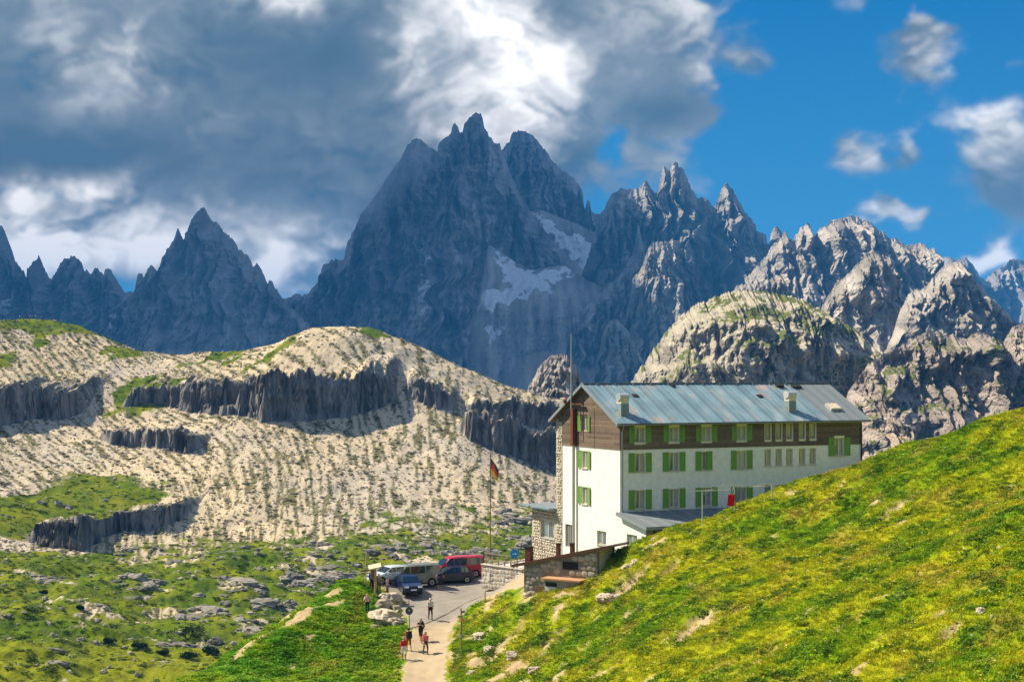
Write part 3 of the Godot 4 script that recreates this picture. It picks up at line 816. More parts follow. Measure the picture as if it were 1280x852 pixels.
func turf_colour(x: float, d: float) -> Color:
	var e := n_a.get_noise_2d(x * 0.10 + 3.0, d * 0.07)
	var g := n_b.get_noise_2d(x * 0.45, d * 0.35 + 40.0)
	var dry := n_b.get_noise_2d(x * 0.22 + 80.0, d * 0.16)
	var c := Color(0.15, 0.27, 0.006).lerp(Color(0.37, 0.385, 0.010), clampf(0.56 + 1.3 * e + 0.9 * g, 0.0, 1.0))
	if x < -5.0: c = Color(0.13, 0.34, 0.006).lerp(Color(0.34, 0.44, 0.008), clampf(0.45 + 1.2 * e + 0.9 * g, 0.0, 1.0))
	if dry > 0.18: c = c.lerp(Color(0.36, 0.28, 0.05), clampf((dry - 0.18) * 2.6, 0.0, 0.6))
	if g < -0.22: c = c.lerp(Color(0.07, 0.14, 0.014), clampf((-g - 0.22) * 3.0, 0.0, 0.6))
	c.a = 1.0
	return c

func bare_patch(x: float, d: float) -> float:
	# eroded earth and stones in the turf: beside the path, along the bank's edge, in scars on the slope
	var o := off_paved(x, d) if d > 88.0 and d < 150.0 and x < 14.0 else 9.0
	var e := n_b.get_noise_2d(x * 0.30 + 15.0, d * 0.22 + 5.0)
	var v := smoothstep(0.44, 0.54, e + 0.10 * n_b.get_noise_2d(x * 1.4, d * 1.4))
	if o > 0.0 and o < 9.0 and x > -4.0: v = maxf(v, smoothstep(0.30, 0.42, e + 0.14 - 0.02 * o))
	if o > 0.0 and o < 0.8: v = maxf(v, smoothstep(-0.2, 0.1, e) * (1.0 - o / 0.8))
	if x > -4.0 and d < 118.0: v = maxf(v, scar(x, d))
	# crest of the left bank is trodden bare
	var crest := lerp_list([[-22.0, 98.0], [-18.3, 112.0], [-15.2, 120.0], [-13.0, 126.5]], x)
	if x < -12.0 and d < 124.0: v = maxf(v, smoothstep(1.3, 0.5, absf(d - crest - 1.2) * 0.5 + 1.2 * e))
	return v

func near_ground() -> void:
	var marks := surveyed(SADDLE)
	for p in SADDLE_WORLD: marks.append(Vector3(p[0], p[1], -p[2]))
	near.fit(marks, 0.00004, -62.0, 62.0, 0.0, 202.0, 1.0)
	plan_paved()
	plan_scars()
	var cell := 0.36
	var nu := int(122.0 / cell)
	var nv := int(200.0 / cell)
	var pts := PackedVector3Array()
	var cols := PackedColorArray()
	pts.resize(nu * nv)
	cols.resize(nu * nv)
	for j in nv:
		var d := 201.0 - j * cell
		for i in nu:
			var x := -61.0 + i * cell
			pts[j * nu + i] = Vector3(x, ground(x, d), -d)
			var c := turf_colour(x, d) * 0.8
			var b := bare_patch(x, d)
			if b > 0.0: c = c.lerp(Color(0.40, 0.30, 0.17) * (1.0 + 0.7 * n_b.get_noise_2d(x * 2.0, d * 2.0)), b)
			c.a = 1.0
			cols[j * nu + i] = c
	setting("ground", grid_mesh(pts, cols, nu, nv), soil(2.2, 321, 0.7, 1.15, 3.0, 0.03), "grassy saddle and hillside round the path")

func paving() -> void:
	# the pale worn surface of path and lot, laid over the ground
	var cell := 0.16
	var nu := int(34.0 / cell)
	var nv := int(60.0 / cell)
	var st := SurfaceTool.new()
	st.begin(Mesh.PRIMITIVE_TRIANGLES)
	var at := {}
	for j in nv:
		for i in nu:
			var x := -20.0 + i * cell
			var d := 90.0 + j * cell
			var o := off_paved(x, d) + 0.35 * n_b.get_noise_2d(x * 0.9, d * 0.9)
			if o > 0.0: continue
			at[Vector2i(i, j)] = o
	for p in at:
		if not (at.has(p + Vector2i(1, 0)) and at.has(p + Vector2i(0, 1)) and at.has(p + Vector2i(1, 1))): continue
		for q in [p, p + Vector2i(1, 0), p + Vector2i(0, 1), p + Vector2i(1, 0), p + Vector2i(1, 1), p + Vector2i(0, 1)]:
			var x: float = -20.0 + q.x * cell
			var d: float = 90.0 + q.y * cell
			var y := near.h(x, d) + 0.03 + 0.02 * n_b.get_noise_2d(x * 0.8, d * 0.8) - 0.14 * smoothstep(-0.28, 0.0, at[q])
			var g := n_b.get_noise_2d(x * 0.7, d * 0.7)
			var w := n_a.get_noise_2d(x * 0.15, d * 0.15)
			var lot := smoothstep(118.0, 121.0, d - 0.6 * (x + 7.0))
			var c := Color(0.40, 0.315, 0.205).lerp(Color(0.265, 0.24, 0.205), lot) * (1.0 + 0.16 * g + 0.12 * w)
			c.a = 1.0
			st.set_color(c)
			st.add_vertex(Vector3(x, y, -d))
	st.generate_normals()
	setting("path", st.commit(), soil(1.6, 331, 0.78, 1.12, 1.2, 0.04), "pale gravel path widening into the parking lot")

# ---------------------------------------------------------------- building blocks
var boxes := {}

func box_mesh(s: Vector3) -> BoxMesh:
	var key := "%.3f %.3f %.3f" % [s.x, s.y, s.z]
	if not boxes.has(key):
		var b := BoxMesh.new()
		b.size = s
		boxes[key] = b
	return boxes[key]

func bx(called: String, parent: Node3D, size: Vector3, where: Vector3, m: Material, turn := Vector3.ZERO) -> MeshInstance3D:
	var o := piece(called, box_mesh(size), m, parent, where)
	o.rotation = turn
	return o

func rod(called: String, parent: Node3D, r: float, a: Vector3, b: Vector3, m: Material, sides := 8, r2 := -1.0) -> MeshInstance3D:
	var c := CylinderMesh.new()
	c.bottom_radius = r
	c.top_radius = r if r2 < 0.0 else r2
	c.height = a.distance_to(b)
	c.radial_segments = sides
	c.rings = 1
	var o := piece(called, c, m, parent, (a + b) * 0.5)
	var up := (b - a).normalized()
	var side := Vector3.RIGHT if absf(up.x) < 0.9 else Vector3.FORWARD
	var zz := side.cross(up).normalized()
	o.basis = Basis(up.cross(zz), up, zz)
	return o

func add_box(st: SurfaceTool, lo: Vector3, hi: Vector3) -> void:
	var p := [Vector3(lo.x, lo.y, lo.z), Vector3(hi.x, lo.y, lo.z), Vector3(hi.x, hi.y, lo.z), Vector3(lo.x, hi.y, lo.z), Vector3(lo.x, lo.y, hi.z), Vector3(hi.x, lo.y, hi.z), Vector3(hi.x, hi.y, hi.z), Vector3(lo.x, hi.y, hi.z)]
	for f in [[4, 7, 6, 5], [1, 2, 3, 0], [0, 3, 7, 4], [5, 6, 2, 1], [7, 3, 2, 6], [0, 4, 5, 1]]:
		for k in [0, 1, 2, 0, 2, 3]: st.add_vertex(p[f[k]])

func begin() -> SurfaceTool:
	var st := SurfaceTool.new()
	st.begin(Mesh.PRIMITIVE_TRIANGLES)
	st.set_smooth_group(-1)
	return st

func done(st: SurfaceTool) -> ArrayMesh:
	st.generate_normals()
	return st.commit()

func quad(st: SurfaceTool, a: Vector3, b: Vector3, c: Vector3, d: Vector3) -> void:
	for p in [a, b, c, a, c, d]: st.add_vertex(p)

func prism(poly: Array, z0: float, z1: float) -> ArrayMesh:
	# polygon in x-y (any turn), swept from z0 to z1
	var q := PackedVector2Array()
	for p in poly: q.append(Vector2(p[0], p[1]))
	if not Geometry2D.is_polygon_clockwise(q): q.reverse()
	var st := begin()
	var tri := Geometry2D.triangulate_polygon(q)
	for k in range(0, tri.size(), 3):
		var a := q[tri[k]]
		var b := q[tri[k + 1]]
		var c := q[tri[k + 2]]
		var cw := (b - a).cross(c - a) < 0.0
		for v in ([a, b, c] if cw else [a, c, b]): st.add_vertex(Vector3(v.x, v.y, z1))
		for v in ([a, c, b] if cw else [a, b, c]): st.add_vertex(Vector3(v.x, v.y, z0))
	for k in q.size():
		var a := q[k]
		var b := q[(k + 1) % q.size()]
		quad(st, Vector3(a.x, a.y, z1), Vector3(a.x, a.y, z0), Vector3(b.x, b.y, z0), Vector3(b.x, b.y, z1))
	return done(st)

func wall_mesh(w: float, h: float, holes: Array, thick: float, foot := 0.0) -> ArrayMesh:
	# outer face at z = 0; holes are Rect2 in wall metres; foot goes below ground
	var ys := [foot, h]
	for r in holes:
		ys.append(r.position.y)
		ys.append(r.end.y)
	ys.sort()
	var st := begin()
	for k in ys.size() - 1:
		var y0: float = ys[k]
		var y1: float = ys[k + 1]
		if y1 - y0 < 1e-4: continue
		var cuts := []
		for r in holes:
			if r.position.y < y1 - 1e-4 and r.end.y > y0 + 1e-4: cuts.append(Vector2(r.position.x, r.end.x))
		cuts.sort()
		var x := 0.0
		for c in cuts:
			add_box(st, Vector3(x, y0, -thick), Vector3(c.x, y1, 0.0))
			x = c.y
		add_box(st, Vector3(x, y0, -thick), Vector3(w, y1, 0.0))
	return done(st)

var parts_made := {}

func frame_mesh(w: float, h: float, bar: float, mullion: bool) -> ArrayMesh:
	var key := "frame %.2f %.2f %s" % [w, h, mullion]
	if not parts_made.has(key):
		var st := begin()
		for s in [[-w / 2, -h / 2, -w / 2 + bar, h / 2], [w / 2 - bar, -h / 2, w / 2, h / 2], [-w / 2 + bar, h / 2 - bar, w / 2 - bar, h / 2], [-w / 2 + bar, -h / 2, w / 2 - bar, -h / 2 + bar]]:
			add_box(st, Vector3(s[0], s[1], -0.06), Vector3(s[2], s[3], 0.02))
		if mullion:
			add_box(st, Vector3(-bar * 0.55, -h / 2 + bar, -0.05), Vector3(bar * 0.55, h / 2 - bar, 0.03))
		parts_made[key] = done(st)
	return parts_made[key]

func shutter_mesh(w: float, h: float) -> ArrayMesh:
	var key := "shutter %.2f %.2f" % [w, h]
	if not parts_made.has(key):
		var st := begin()
		var b := 0.055
		add_box(st, Vector3(-w / 2, -h / 2, -0.02), Vector3(-w / 2 + b, h / 2, 0.025))
		add_box(st, Vector3(w / 2 - b, -h / 2, -0.02), Vector3(w / 2, h / 2, 0.025))
		for y in [-h / 2, -b / 2, h / 2 - b]: add_box(st, Vector3(-w / 2 + b, y, -0.018), Vector3(w / 2 - b, y + b, 0.023))
		var n := int(h / 0.095)
		for k in n:
			var y := -h / 2 + b + (h - 2 * b) * k / n
			var t := (h - 2 * b) / n
			quad(st, Vector3(-w / 2 + b, y, 0.02), Vector3(-w / 2 + b, y + t * 1.1, -0.012), Vector3(w / 2 - b, y + t * 1.1, -0.012), Vector3(w / 2 - b, y, 0.02))
			quad(st, Vector3(-w / 2 + b, y - 0.004, 0.016), Vector3(w / 2 - b, y - 0.004, 0.016), Vector3(w / 2 - b, y + t * 1.1, -0.018), Vector3(-w / 2 + b, y + t * 1.1, -0.018))
		parts_made[key] = done(st)
	return parts_made[key]

func curtain_mesh(w: float, h: float, sd: int) -> ArrayMesh:
	var key := "curtain %.2f %.2f %d" % [w, h, sd]
	if not parts_made.has(key):
		var st := begin()
		var n := 14
		for k in n:
			var x0 := -w / 2 + w * k / n
			var x1 := -w / 2 + w * (k + 1) / n
			var z0 := 0.03 * sin(k * 1.9 + sd)
			var z1 := 0.03 * sin((k + 1) * 1.9 + sd)
			var low := 0.55 + 0.1 * sd if sd < 3 else 1.0
			quad(st, Vector3(x0 * low - (1.0 - low) * w / 2, -h / 2, z0), Vector3(x0, h / 2, z0), Vector3(x1, h / 2, z1), Vector3(x1 * low - (1.0 - low) * w / 2, -h / 2, z1))
		parts_made[key] = done(st)
	return parts_made[key]

var M := {}

func stone_shape(sd: int) -> ArrayMesh:
	# an irregular field stone about 1 x 1, its face proud of z = 0 by 1
	var key := "stone %d" % sd
	if not parts_made.has(key):
		var r := RandomNumberGenerator.new()
		r.seed = 900 + sd
		var n := 6 + sd % 3
		var st := begin()
		var rim := []
		var top := []
		var a0 := r.randf() * TAU
		for k in n:
			var a := a0 - TAU * (k + r.randf_range(-0.25, 0.25)) / n
			# towards a rounded square
			var q := Vector2(cos(a), sin(a))
			q = q / maxf(absf(q.x), absf(q.y)) * 0.5
			q = q.lerp(q.normalized() * 0.5, 0.35)
			rim.append(Vector3(q.x, q.y, 0.0))
			top.append(Vector3(q.x * 0.78, q.y * 0.76, r.randf_range(0.65, 1.0)))
		var mid := Vector3(r.randf_range(-0.1, 0.1), r.randf_range(-0.1, 0.1), 1.05)
		for k in n:
			var k2 := (k + 1) % n
			quad(st, rim[k], rim[k2], top[k2], top[k])
			for p in [top[k], top[k2], mid]: st.add_vertex(p)
		# front faces clockwise
		parts_made[key] = done(st)
	return parts_made[key]

func lay_stones(parent: Node3D, poly: PackedVector2Array, row: float, proud: float, mats: Array, sd: int, holes := [], joined := false, called := "stone") -> void:
	# random rubble laid in rough courses inside a wall polygon in x-y, faces towards +z
	var r := RandomNumberGenerator.new()
	r.seed = sd
	var box := Rect2(poly[0], Vector2.ZERO)
	for p in poly: box = box.expand(p)
	var st := begin()
	var any := false
	var y := box.position.y
	while y < box.end.y:
		var h := row * r.randf_range(0.75, 1.3)
		var x := box.position.x - r.randf() * row
		while x < box.end.x:
			var w := row * r.randf_range(0.8, 1.9)
			var c := Vector2(x + w / 2, y + h / 2 + r.randf_range(-0.18, 0.18) * row)
			x += w
			var ok := Geometry2D.is_point_in_polygon(c + Vector2(-w * 0.4, 0), poly) and Geometry2D.is_point_in_polygon(c + Vector2(w * 0.4, 0), poly) and Geometry2D.is_point_in_polygon(c + Vector2(0, h * 0.4), poly)
			for q in holes:
				if q.grow(0.04).intersects(Rect2(c - Vector2(w, h) * 0.45, Vector2(w, h) * 0.9)): ok = false
			if not ok: continue
			var b := Basis(Vector3(0, 0, 1), r.randf_range(-0.12, 0.12)).scaled_local(Vector3(w * 1.08, h * r.randf_range(1.02, 1.16), proud * r.randf_range(0.6, 1.2)))
			var t := Transform3D(b, Vector3(c.x, c.y, 0.0))
			if joined:
				st.append_from(stone_shape(r.randi() % 8), 0, t)
				any = true
			else:
				var o := piece(called, stone_shape(r.randi() % 8), mats[r.randi() % mats.size()], parent)
				o.transform = t
		y += h
	if any:
		var o := piece(called + "_facing", st.commit(), mats[0], parent)
		tag(o, "", "", "", "stuff")

# ---------------------------------------------------------------- the mountain hut
func window(parent: Node3D, u: float, v: float, w: float, h: float, how: Dictionary, place := Transform3D.IDENTITY) -> void:
	# in a wall's own axes: outer face z = 0
	var f := piece("window", frame_mesh(w, h, 0.07, how.get("mullion", true)), M[how.get("frame", "white_frame")], parent)
	f.transform = place * Transform3D(Basis.IDENTITY, Vector3(u, v, -0.13))
	if how.get("mullion", true):
		for s in [-1, 1]: bx("pane", f, Vector3(w / 2 - 0.11, h - 0.14, 0.008), Vector3(s * (w / 4 - 0.017), 0, -0.02), M.glass)
	else:
		bx("pane", f, Vector3(w - 0.14, h - 0.14, 0.008), Vector3(0, 0, -0.02), M.glass)
	var k: int = how.get("curtain", 0)
	if k >= 0:
		for s in [-1, 1]:
			var c := piece("curtain", curtain_mesh(w * 0.46, h * 0.92, k), M.curtain, f, Vector3(s * w * 0.25, 0, -0.24))
			if s > 0: c.rotation.y = PI
	if how.get("sill", true): bx("sill", f, Vector3(w + 0.16, 0.06, 0.26), Vector3(0, -h / 2 - 0.03, 0.09), M.sill)
	var sw: float = how.get("shutters", 0.0)
	if sw > 0.0:
		for s in [-1, 1]:
			if how.get("half", 0) == s:
				var o := piece("shutter", shutter_mesh(w * 0.52, h + 0.06), M.green, f, Vector3(s * w * 0.26, 0, 0.17))
				o.rotation.y = -s * 0.12
			else:
				var o := piece("shutter", shutter_mesh(sw, h + 0.06), M.green, f, Vector3(s * (w / 2 + sw / 2 + 0.02), 0, 0.17))
				o.rotation.y = -s * how.get("ajar", 0.05)

func plank_rows(parent: Node3D, w: float, y0: float, y1: float, holes: Array, slope_top: Callable, sd: int) -> void:
	var r := RandomNumberGenerator.new()
	r.seed = sd
	var bh := 0.19
	var y := y0
	while y < y1:
		var spans := []
		var cuts := []
		for q in holes:
			if q.position.y - 0.04 < y + bh and q.end.y + 0.04 > y: cuts.append(Vector2(q.position.x - 0.05, q.end.x + 0.05))
		cuts.sort()
		var lim: Vector2 = slope_top.call(y + bh)
		var x := lim.x
		for c in cuts:
			if c.x > x: spans.append(Vector2(x, minf(c.x, lim.y)))
			x = maxf(x, c.y)
		if x < lim.y: spans.append(Vector2(x, lim.y))
		for s in spans:
			var a: float = s.x
			while a < s.y - 0.05:
				var b: float = minf(a + r.randf_range(3.2, 5.2), s.y)
				if s.y - b < 0.8: b = s.y
				var o := bx("plank", parent, Vector3(b - a - 0.012, bh + 0.012, 0.024), Vector3((a + b) / 2, y + bh / 2, 0.024), M.wood[r.randi() % M.wood.size()], Vector3(-0.085, 0, 0))
				o.position.z += r.randf_range(-0.004, 0.004)
				a = b
		y += bh

func hut_materials() -> void:
	var plaster := paint(0.84, 0.81, 0.75, 0.92)
	plaster.albedo_texture = grain_texture(401, 0.012, 0.86, 1.04, 512, 6)
	plaster.uv1_triplanar = true
	plaster.uv1_scale = Vector3.ONE * 0.22
	plaster.heightmap_enabled = true
	plaster.heightmap_texture = bump_texture(402, 0.05)
	plaster.heightmap_scale = 0.8
	M.plaster = plaster
	var cream := plaster.duplicate()
	cream.albedo_color = Color(0.62, 0.53, 0.40).linear_to_srgb()
	M.cream = cream
	M.white_frame = paint(0.60, 0.52, 0.38, 0.5)
	M.wood_frame = paint(0.40, 0.28, 0.14, 0.6)
	M.sill = paint(0.50, 0.47, 0.43)
	var glass := StandardMaterial3D.new()
	glass.transparency = BaseMaterial3D.TRANSPARENCY_ALPHA
	glass.albedo_color = Color(0.7, 0.8, 0.85, 0.12)
	glass.roughness = 0.03
	M.glass = glass
	var cur := paint(0.72, 0.66, 0.55, 0.95)
	cur.backlight_enabled = true
	cur.backlight = Color(0.3, 0.28, 0.24)
	M.curtain = cur
	M.green = paint(0.17, 0.33, 0.045, 0.55)
	M.dark = paint(0.03, 0.028, 0.026, 0.8)
	M.grey_metal = paint(0.22, 0.25, 0.27, 0.4)
	M.pale_metal = paint(0.48, 0.48, 0.46, 0.35)
	M.pale_metal.metallic = 0.4
	M.brown = paint(0.14, 0.05, 0.028, 0.6)
	var wood := []
	for k in 5:
		var t := 0.17 + 0.10 * ((k * 7) % 5) / 4.0
		var w := paint(t * 1.2, t * 0.92, t * 0.68, 0.85)
		var tex := NoiseTexture2D.new()
		tex.width = 256
		tex.height = 256
		tex.seamless = true
		tex.generate_mipmaps = false
		tex.noise = noise(FastNoiseLite.FRACTAL_FBM, 420 + k, 5, 0.02)
		var g := Gradient.new()
		g.set_color(0, Color(0.55, 0.52, 0.5))
		g.set_color(1, Color(1.0, 1.0, 1.0))
		tex.color_ramp = g
		w.albedo_texture = tex
		w.uv1_triplanar = true
		w.uv1_scale = Vector3(0.5, 7.0, 7.0)
		wood.append(w)
	M.wood = wood
	# weathered blue sheets: enamel worn to a chalky pink in places
	var tex := NoiseTexture2D.new()
	tex.width = 512
	tex.height = 512
	tex.seamless = true
	tex.generate_mipmaps = false
	tex.noise = noise(FastNoiseLite.FRACTAL_FBM, 440, 6, 0.008)
	var g := Gradient.new()
	g.offsets = PackedFloat32Array([0.0, 0.35, 0.62, 0.72, 0.82])
	g.colors = PackedColorArray([Color(0.36, 0.46, 0.51), Color(0.42, 0.53, 0.57), Color(0.48, 0.58, 0.62), Color(0.57, 0.60, 0.60), Color(0.70, 0.58, 0.49)])
	tex.color_ramp = g
	var sheets := []
	for k in 4:
		var s := StandardMaterial3D.new()
		var tone := 0.92 + 0.06 * k
		s.albedo_color = Color(tone, tone, tone)
		s.albedo_texture = tex
		s.uv1_triplanar = true
		s.uv1_world_triplanar = true
		s.uv1_scale = Vector3(0.10, 0.10, 0.10)
		s.roughness = 0.42
		s.metallic_specular = 0.5
		sheets.append(s)
	M.blue = sheets
	M.slate = paint(0.17, 0.195, 0.205, 0.38)
	M.slate2 = paint(0.20, 0.225, 0.235, 0.38)
	var stones := []
	for c in [[0.42, 0.36, 0.27], [0.36, 0.30, 0.22], [0.48, 0.42, 0.33], [0.33, 0.29, 0.25], [0.44, 0.35, 0.22]]:
		var s := paint(c[0], c[1], c[2])
		s.albedo_texture = grain_texture(450, 0.03, 0.72, 1.1, 256)
		s.uv1_triplanar = true
		s.uv1_world_triplanar = true
		s.uv1_scale = Vector3.ONE * 0.8
		stones.append(s)
	M.stones = stones
	var pale := []
	for c in [[0.56, 0.50, 0.40], [0.50, 0.43, 0.33], [0.60, 0.54, 0.45]]: pale.append(paint(c[0], c[1], c[2]))
	M.pale_stones = pale
	M.mortar = paint(0.22, 0.19, 0.15)
	M.pale_mortar = paint(0.44, 0.39, 0.31)

const HUT_AT := Vector3(8.46, -14.5, -119.0)
const HUT_TURN := 0.4538
const HUT_L := 23.7
const HUT_W := 10.66
const EAVE := 10.95
const RIDGE := 14.04

func roof_y(z: float) -> float:
	return RIDGE - absf(z + HUT_W / 2) * (RIDGE - EAVE) / (HUT_W / 2 + 0.5)

func hut() -> void:
	var t := thing("mountain_hut", "long white mountain hut with green shutters and blue metal roof", "hut", HUT_AT, HUT_TURN)
	# ---- long wall, facing the viewer
	var wins := []
	var cols := [1.81, 4.95, 8.02, 11.43]
	for i in 4:
		wins.append([cols[i], 10.02, 0.95, 1.20, {"shutters": 0.5, "curtain": [1, 4, 5, 5][i], "frame": "white_frame"}])
		wins.append([cols[i], 7.82, 1.0, 1.48, {"shutters": 0.52, "curtain": [0, 1, 4, 5][i], "half": 1 if i == 2 else 0}])
		wins.append([cols[i], 4.92, 1.0, 1.48, {"shutters": 0.52, "curtain": [0, 4, 2, 5][i], "ajar": 0.12}])
	for x in [14.03, 15.12, 16.2, 17.5, 18.58]:
		wins.append([x, 10.08, 0.62, 1.30, {"mullion": false, "frame": "wood_frame", "curtain": 0, "sill": true}])
		wins.append([x, 7.95, 0.66, 1.36, {"mullion": false, "curtain": 1}])
		wins.append([x, 5.05, 0.66, 1.40, {"mullion": false, "curtain": 1}])
	wins.append([21.32, 8.69, 1.0, 1.5, {"shutters": 0.6, "curtain": 0}])
	wins.append([21.32, 5.65, 1.0, 1.5, {"shutters": 0.6, "curtain": 0}])
	var holes := []
	for w in wins: holes.append(Rect2(w[0] - w[2] / 2, w[1] - w[3] / 2, w[2], w[3]))
	var long_wall := piece("wall", wall_mesh(HUT_L, roof_y(0.0) - 0.22, holes, 0.4, -3.0), M.plaster, t)
	for w in wins: window(t, w[0], w[1], w[2], w[3], w[4])
	var clad := Node3D.new()
	clad.name = "cladding"
	t.add_child(clad)
	plank_rows(clad, HUT_L, 8.86, 10.95, holes, func(_y: float) -> Vector2: return Vector2(0.0, HUT_L), 5)
	# ---- gable wall, facing the sun
	var gable := Node3D.new()
	gable.name = "gable_wall"
	t.add_child(gable)
	gable.position = Vector3(0, 0, -HUT_W)
	gable.rotation.y = -PI / 2
	var gw := [[4.92, 10.77, 0.9, 1.25, {"shutters": 0.55, "curtain": -1, "ajar": 0.25, "sill": false}], [4.92, 7.83, 0.9, 1.4, {"shutters": 0.55, "curtain": 5, "ajar": 0.2}], [4.92, 4.89, 0.9, 1.4, {"shutters": 0.55, "curtain": 5, "ajar": 0.2}], [7.71, 1.7, 1.5, 1.1, {"curtain": 0}], [2.26, 1.35, 1.5, 1.9, {"curtain": -1, "sill": false, "frame": "wood_frame"}]]
	var gh := []
	for w in gw: gh.append(Rect2(w[0] - w[2] / 2, w[1] - w[3] / 2, w[2], w[3]))
	piece("wall", wall_mesh(HUT_W - 0.4, 8.86, gh.slice(1), 0.4, -3.0), M.plaster, gable)
	piece("wall", wall_mesh(HUT_W - 0.4, 11.39, gh.slice(0, 1).map(func(q: Rect2) -> Rect2: return q), 0.4, 8.86), M.wood[1], gable)
	var half := HUT_W / 2
	var tip := prism([[0.0, 11.39], [half, RIDGE - 0.24], [HUT_W - 0.4, 11.39 - 0.0]], -0.4, -0.002)
	piece("wall", tip, M.wood[1], gable)
	for w in gw: window(t, w[0], w[1], w[2], w[3], w[4], gable.transform)
	plank_rows(gable, HUT_W, 8.86, 13.7, gh.slice(0, 1), func(y: float) -> Vector2:
		var reach := clampf((RIDGE - 0.2 - y) / (RIDGE - EAVE) * (half + 0.5), 0.1, half)
		return Vector2(maxf(1.02, half - reach), minf(HUT_W, half + reach)), 9)
	var strip := Node3D.new()
	strip.name = "stone_strip"
	t.add_child(strip)
	strip.transform = gable.transform * Transform3D(Basis.IDENTITY, Vector3(0, 0, 0.052))
	bx("backing", strip, Vector3(1.0, 13.8, 0.05), Vector3(0.5, 3.9, -0.025), M.pale_mortar)
	lay_stones(strip, PackedVector2Array([Vector2(0, -2.0), Vector2(1.0, -2.0), Vector2(1.0, 10.75), Vector2(0, 10.75)]), 0.22, 0.05, M.pale_stones, 31, [], true)
	# far walls close the rooms
	bx("wall", t, Vector3(HUT_L, 14.0, 0.35), Vector3(HUT_L / 2, 4.0, -HUT_W + 0.18), M.plaster)
	bx("wall", t, Vector3(0.4, 14.0, HUT_W - 1.0), Vector3(HUT_L - 0.2, 4.0, -HUT_W / 2), M.plaster)
	piece("wall", prism([[0.35, 11.0], [half, RIDGE - 0.24], [HUT_W - 0.4, 11.0]], -0.4, -0.002), M.wood[2], t).transform = Transform3D(Basis(Vector3.UP, -PI / 2), Vector3(HUT_L - 0.4, 0, -HUT_W))
	for y in [0.2, 3.3, 6.3, 8.9]: bx("floor", t, Vector3(HUT_L - 0.9, 0.2, HUT_W - 0.9), Vector3(HUT_L / 2, y, -HUT_W / 2), M.dark)
	# ---- roof
	var slope := atan((RIDGE - EAVE) / (half + 0.5))
	var run := (half + 0.5) / cos(slope)
	var roof := Node3D.new()
	roof.name = "roof"
	t.add_child(roof)
	for s in [1, -1]:
		var side := Transform3D(Basis(Vector3.UP, 0.0 if s > 0 else PI), Vector3(-0.5 if s > 0 else HUT_L + 0.5, RIDGE, -half))
		var deck := bx("deck", roof, Vector3(HUT_L + 1.0, 0.16, run), Vector3((HUT_L + 1.0) / 2, -0.10 - sin(slope) * run / 2, cos(slope) * run / 2), M.wood[0], Vector3(slope, 0, 0))
		deck.transform = side * deck.transform
		var n := 46
		var sw := (HUT_L + 1.0) / n
		for k in n:
			var shape := "sheet"
			if not parts_made.has(shape):
				var st := begin()
				add_box(st, Vector3(0.002, 0.0, 0.0), Vector3(sw - 0.002, 0.012, run + 0.05))
				add_box(st, Vector3(0.0, 0.012, 0.0), Vector3(0.035, 0.05, run + 0.05))
				parts_made[shape] = done(st)
			var x := k * sw
			var local_x := x if s > 0 else HUT_L + 1.0 - x
			var m: Material = M.blue[(k * 5 + k / 3) % 4] if local_x < 20.1 else [M.slate, M.slate2][k % 2]
			var o := piece("roof_sheet", parts_made[shape], m, roof)
			o.transform = side * Transform3D(Basis(Vector3.RIGHT, slope), Vector3(x, -0.008, 0.0))
		# gutter
		var g := piece("gutter", prism([[-0.07, 0.0], [-0.05, -0.07], [0.0, -0.1], [0.05, -0.07], [0.07, 0.0], [0.055, 0.0], [0.0, -0.08], [-0.055, 0.0]], 0.0, HUT_L + 1.0), M.grey_metal, roof)
		g.transform = side * Transform3D(Basis(Vector3.UP, PI / 2), Vector3(0, -sin(slope) * run - 0.09, cos(slope) * run + 0.10))
	bx("ridge_cap", roof, Vector3(HUT_L + 1.02, 0.06, 0.34), Vector3(HUT_L / 2, RIDGE + 0.03, -half), M.grey_metal)
	for s in [-1, 1]:
		# verge boards of the gable
		for x in [-0.52, HUT_L + 0.52]:
			var v := bx("verge_board", roof, Vector3(0.05, 0.24, run), Vector3(x, RIDGE - 0.11 - sin(slope) * run / 2, -half + s * cos(slope) * run / 2), M.grey_metal, Vector3(s * slope, 0, 0))
			v.name = "verge_board"
	for k in 12: bx("snow_stop", roof, Vector3(0.12, 0.10, 0.10), Vector3(0.8 + k * 1.7, RIDGE - 0.06, -half + 0.28), M.grey_metal)
	for q in [[18.6, -4.7, 0.7, 0.25], [20.3, -4.6, 0.9, 0.2], [15.5, -3.2, 0.5, 0.12], [3.4, -3.4, 0.5, 0.1], [7.9, -4.9, 0.3, 0.16]]:
		bx("roof_vent", roof, Vector3(q[2], q[3], 0.4), Vector3(q[0], roof_y(q[1]) + q[3] * 0.4, q[1]), M.dark, Vector3(slope, 0, 0))
	# skylight
	var sk := bx("skylight", t, Vector3(1.15, 0.22, 1.0), Vector3(21.75, roof_y(-1.3) + 0.10, -1.3), M.pale_metal, Vector3(slope, 0, 0))
	bx("cover", sk, Vector3(1.02, 0.03, 0.88), Vector3(0, 0.126, 0), M.cream)
	# chimneys
	for q in [[0.73, -0.85], [17.03, -1.05]]:
		var y := roof_y(q[1])
		var c := bx("chimney", t, Vector3(0.72, 1.1, 0.72), Vector3(q[0], y + 0.25, q[1]), M.blue[0])
		bx("stack", c, Vector3(0.70, 0.42, 0.70), Vector3(0, 0.76, 0), M.cream)
		var cap := rod("cowl", c, 0.38, Vector3(-0.42, 1.06, 0.0), Vector3(0.42, 1.06, 0.0), M.pale_metal, 14)
		cap.scale = Vector3(1, 1, 0.8)
		bx("bracket", c, Vector3(0.2, 0.05, 0.05), Vector3(-0.5, 0.0, 0.0), M.grey_metal)
